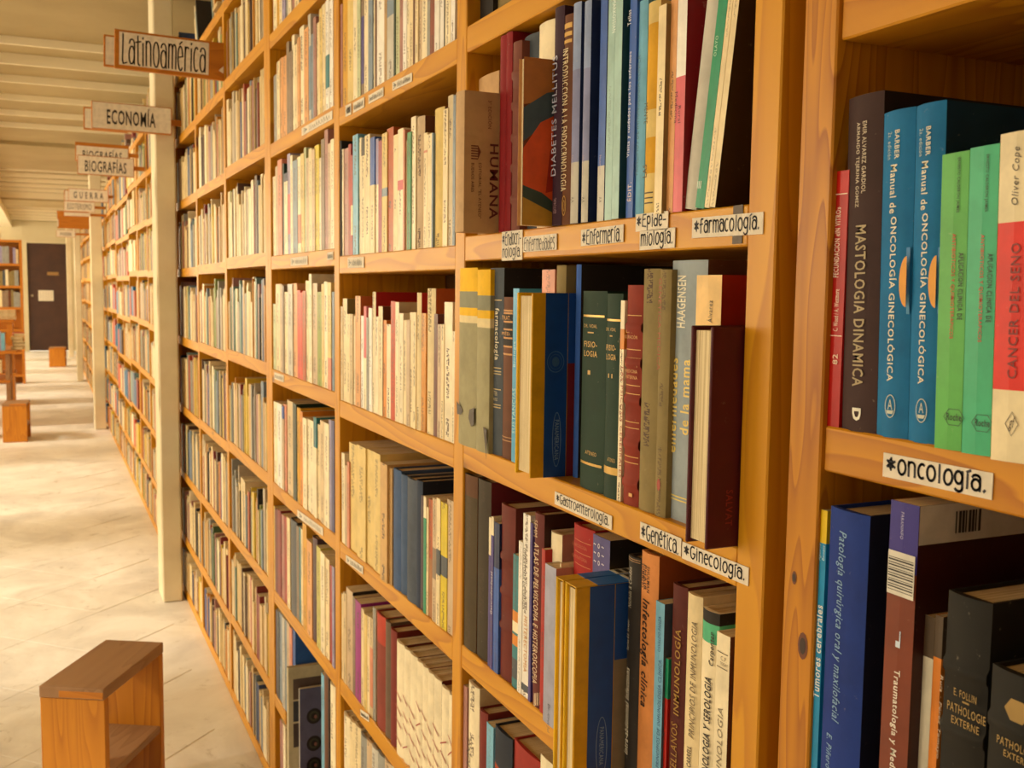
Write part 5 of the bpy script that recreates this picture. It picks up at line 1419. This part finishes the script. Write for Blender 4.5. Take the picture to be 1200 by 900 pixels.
def bt3(nm, *a, m_=None): v, f = boxvf(*a, .003); return mesh(nm, v, f, m_ or M['wx'], pl)
bt3('seat', -.45, .30, -.12, .14, .42, .45); bt3('leg', -.40, -.36, -.10, .12, 0, .4195); bt3('leg', .20, .24, -.10, .12, 0, .4195)
lc = empty('small_bookcase', (-.75, 16.2, 0)); tag(lc, 'orange bookcase facing the aisle at the far left, beside the dark door', 'bookcase')
def bt4(nm, *a): v, f = boxvf(*a); return mesh(nm, v, f, M['wx'], lc)
for sx in (-.75, .45): bt4('upright', sx, sx + .035, 0, .25, 0, 2.03)
zs4 = [.1, .42, .74, 1.05, 1.35, 1.66, 1.99]
for z in zs4: bt4('shelf_board', -.7145, .4495, 0, .25, z, z + .035)
bt4('back_panel', -.7145, .4495, .2505, .265, 0, 2.03)
n_ = 0
for q, z in enumerate(zs4[3:-1]):
    x = -.71
    while x < .42:
        th = rnd.uniform(.03, .055); th = min(th, .447 - x)
        if th < .015: break
        c = rnd.choice(['lilac', 'greyblue', 'sand', 'cream', 'brown', 'olive', 'palegreen', 'taupe', 'rose', 'slate', 'ivory', 'grey']); n_ += 1
        o = book(0, th, 0, 0, rnd.uniform(.19, .245), c, .17, False, None, (), 0, .2); o.rotation_euler = (0, 0, math.radians(90)); o.location = (lc.location.x + x + th, 16.205, z + .0353); x += th + .001
        o['label'] = '%s book, %s from left on the %s shelf of the far left bookcase' % (PAL[c][1], ordinal(int((x + .71) / .045) + 1), ('lower', 'middle', 'upper')[q]); o['category'] = 'book'; o['group'] = 'books in the far left bookcase'; absorb(o)
x = -.7; i = 0
while x < .25:
    z = 2.0255; 
    for q in range(3): i += 1; absorb(flatbook(lc.location.x + x, 16.45, z, cc[(i * 4) % 9], '%s book lying on top of the far left bookcase, %s of its pile, pile %s from left' % (PAL[cc[(i * 4) % 9]][1], ordinal(q + 1), ordinal((i - 1) // 3 + 1)), w=.2, l=.2, t_=.04)); z += .041
    x += .24
st = mesh('book', SB_['v'], SB_['f'], M['gloss'], None, SB_['c'], SB_['u'])
tag(st, 'rows of smaller distant books filling the far bookcases and lying on top', 'book', None, 'stuff')
flush_text()
for o in list(bpy.data.objects):
    for k in ('_th', '_bul', '_h'):
        if k in o: del o[k]
    o.name = o.name
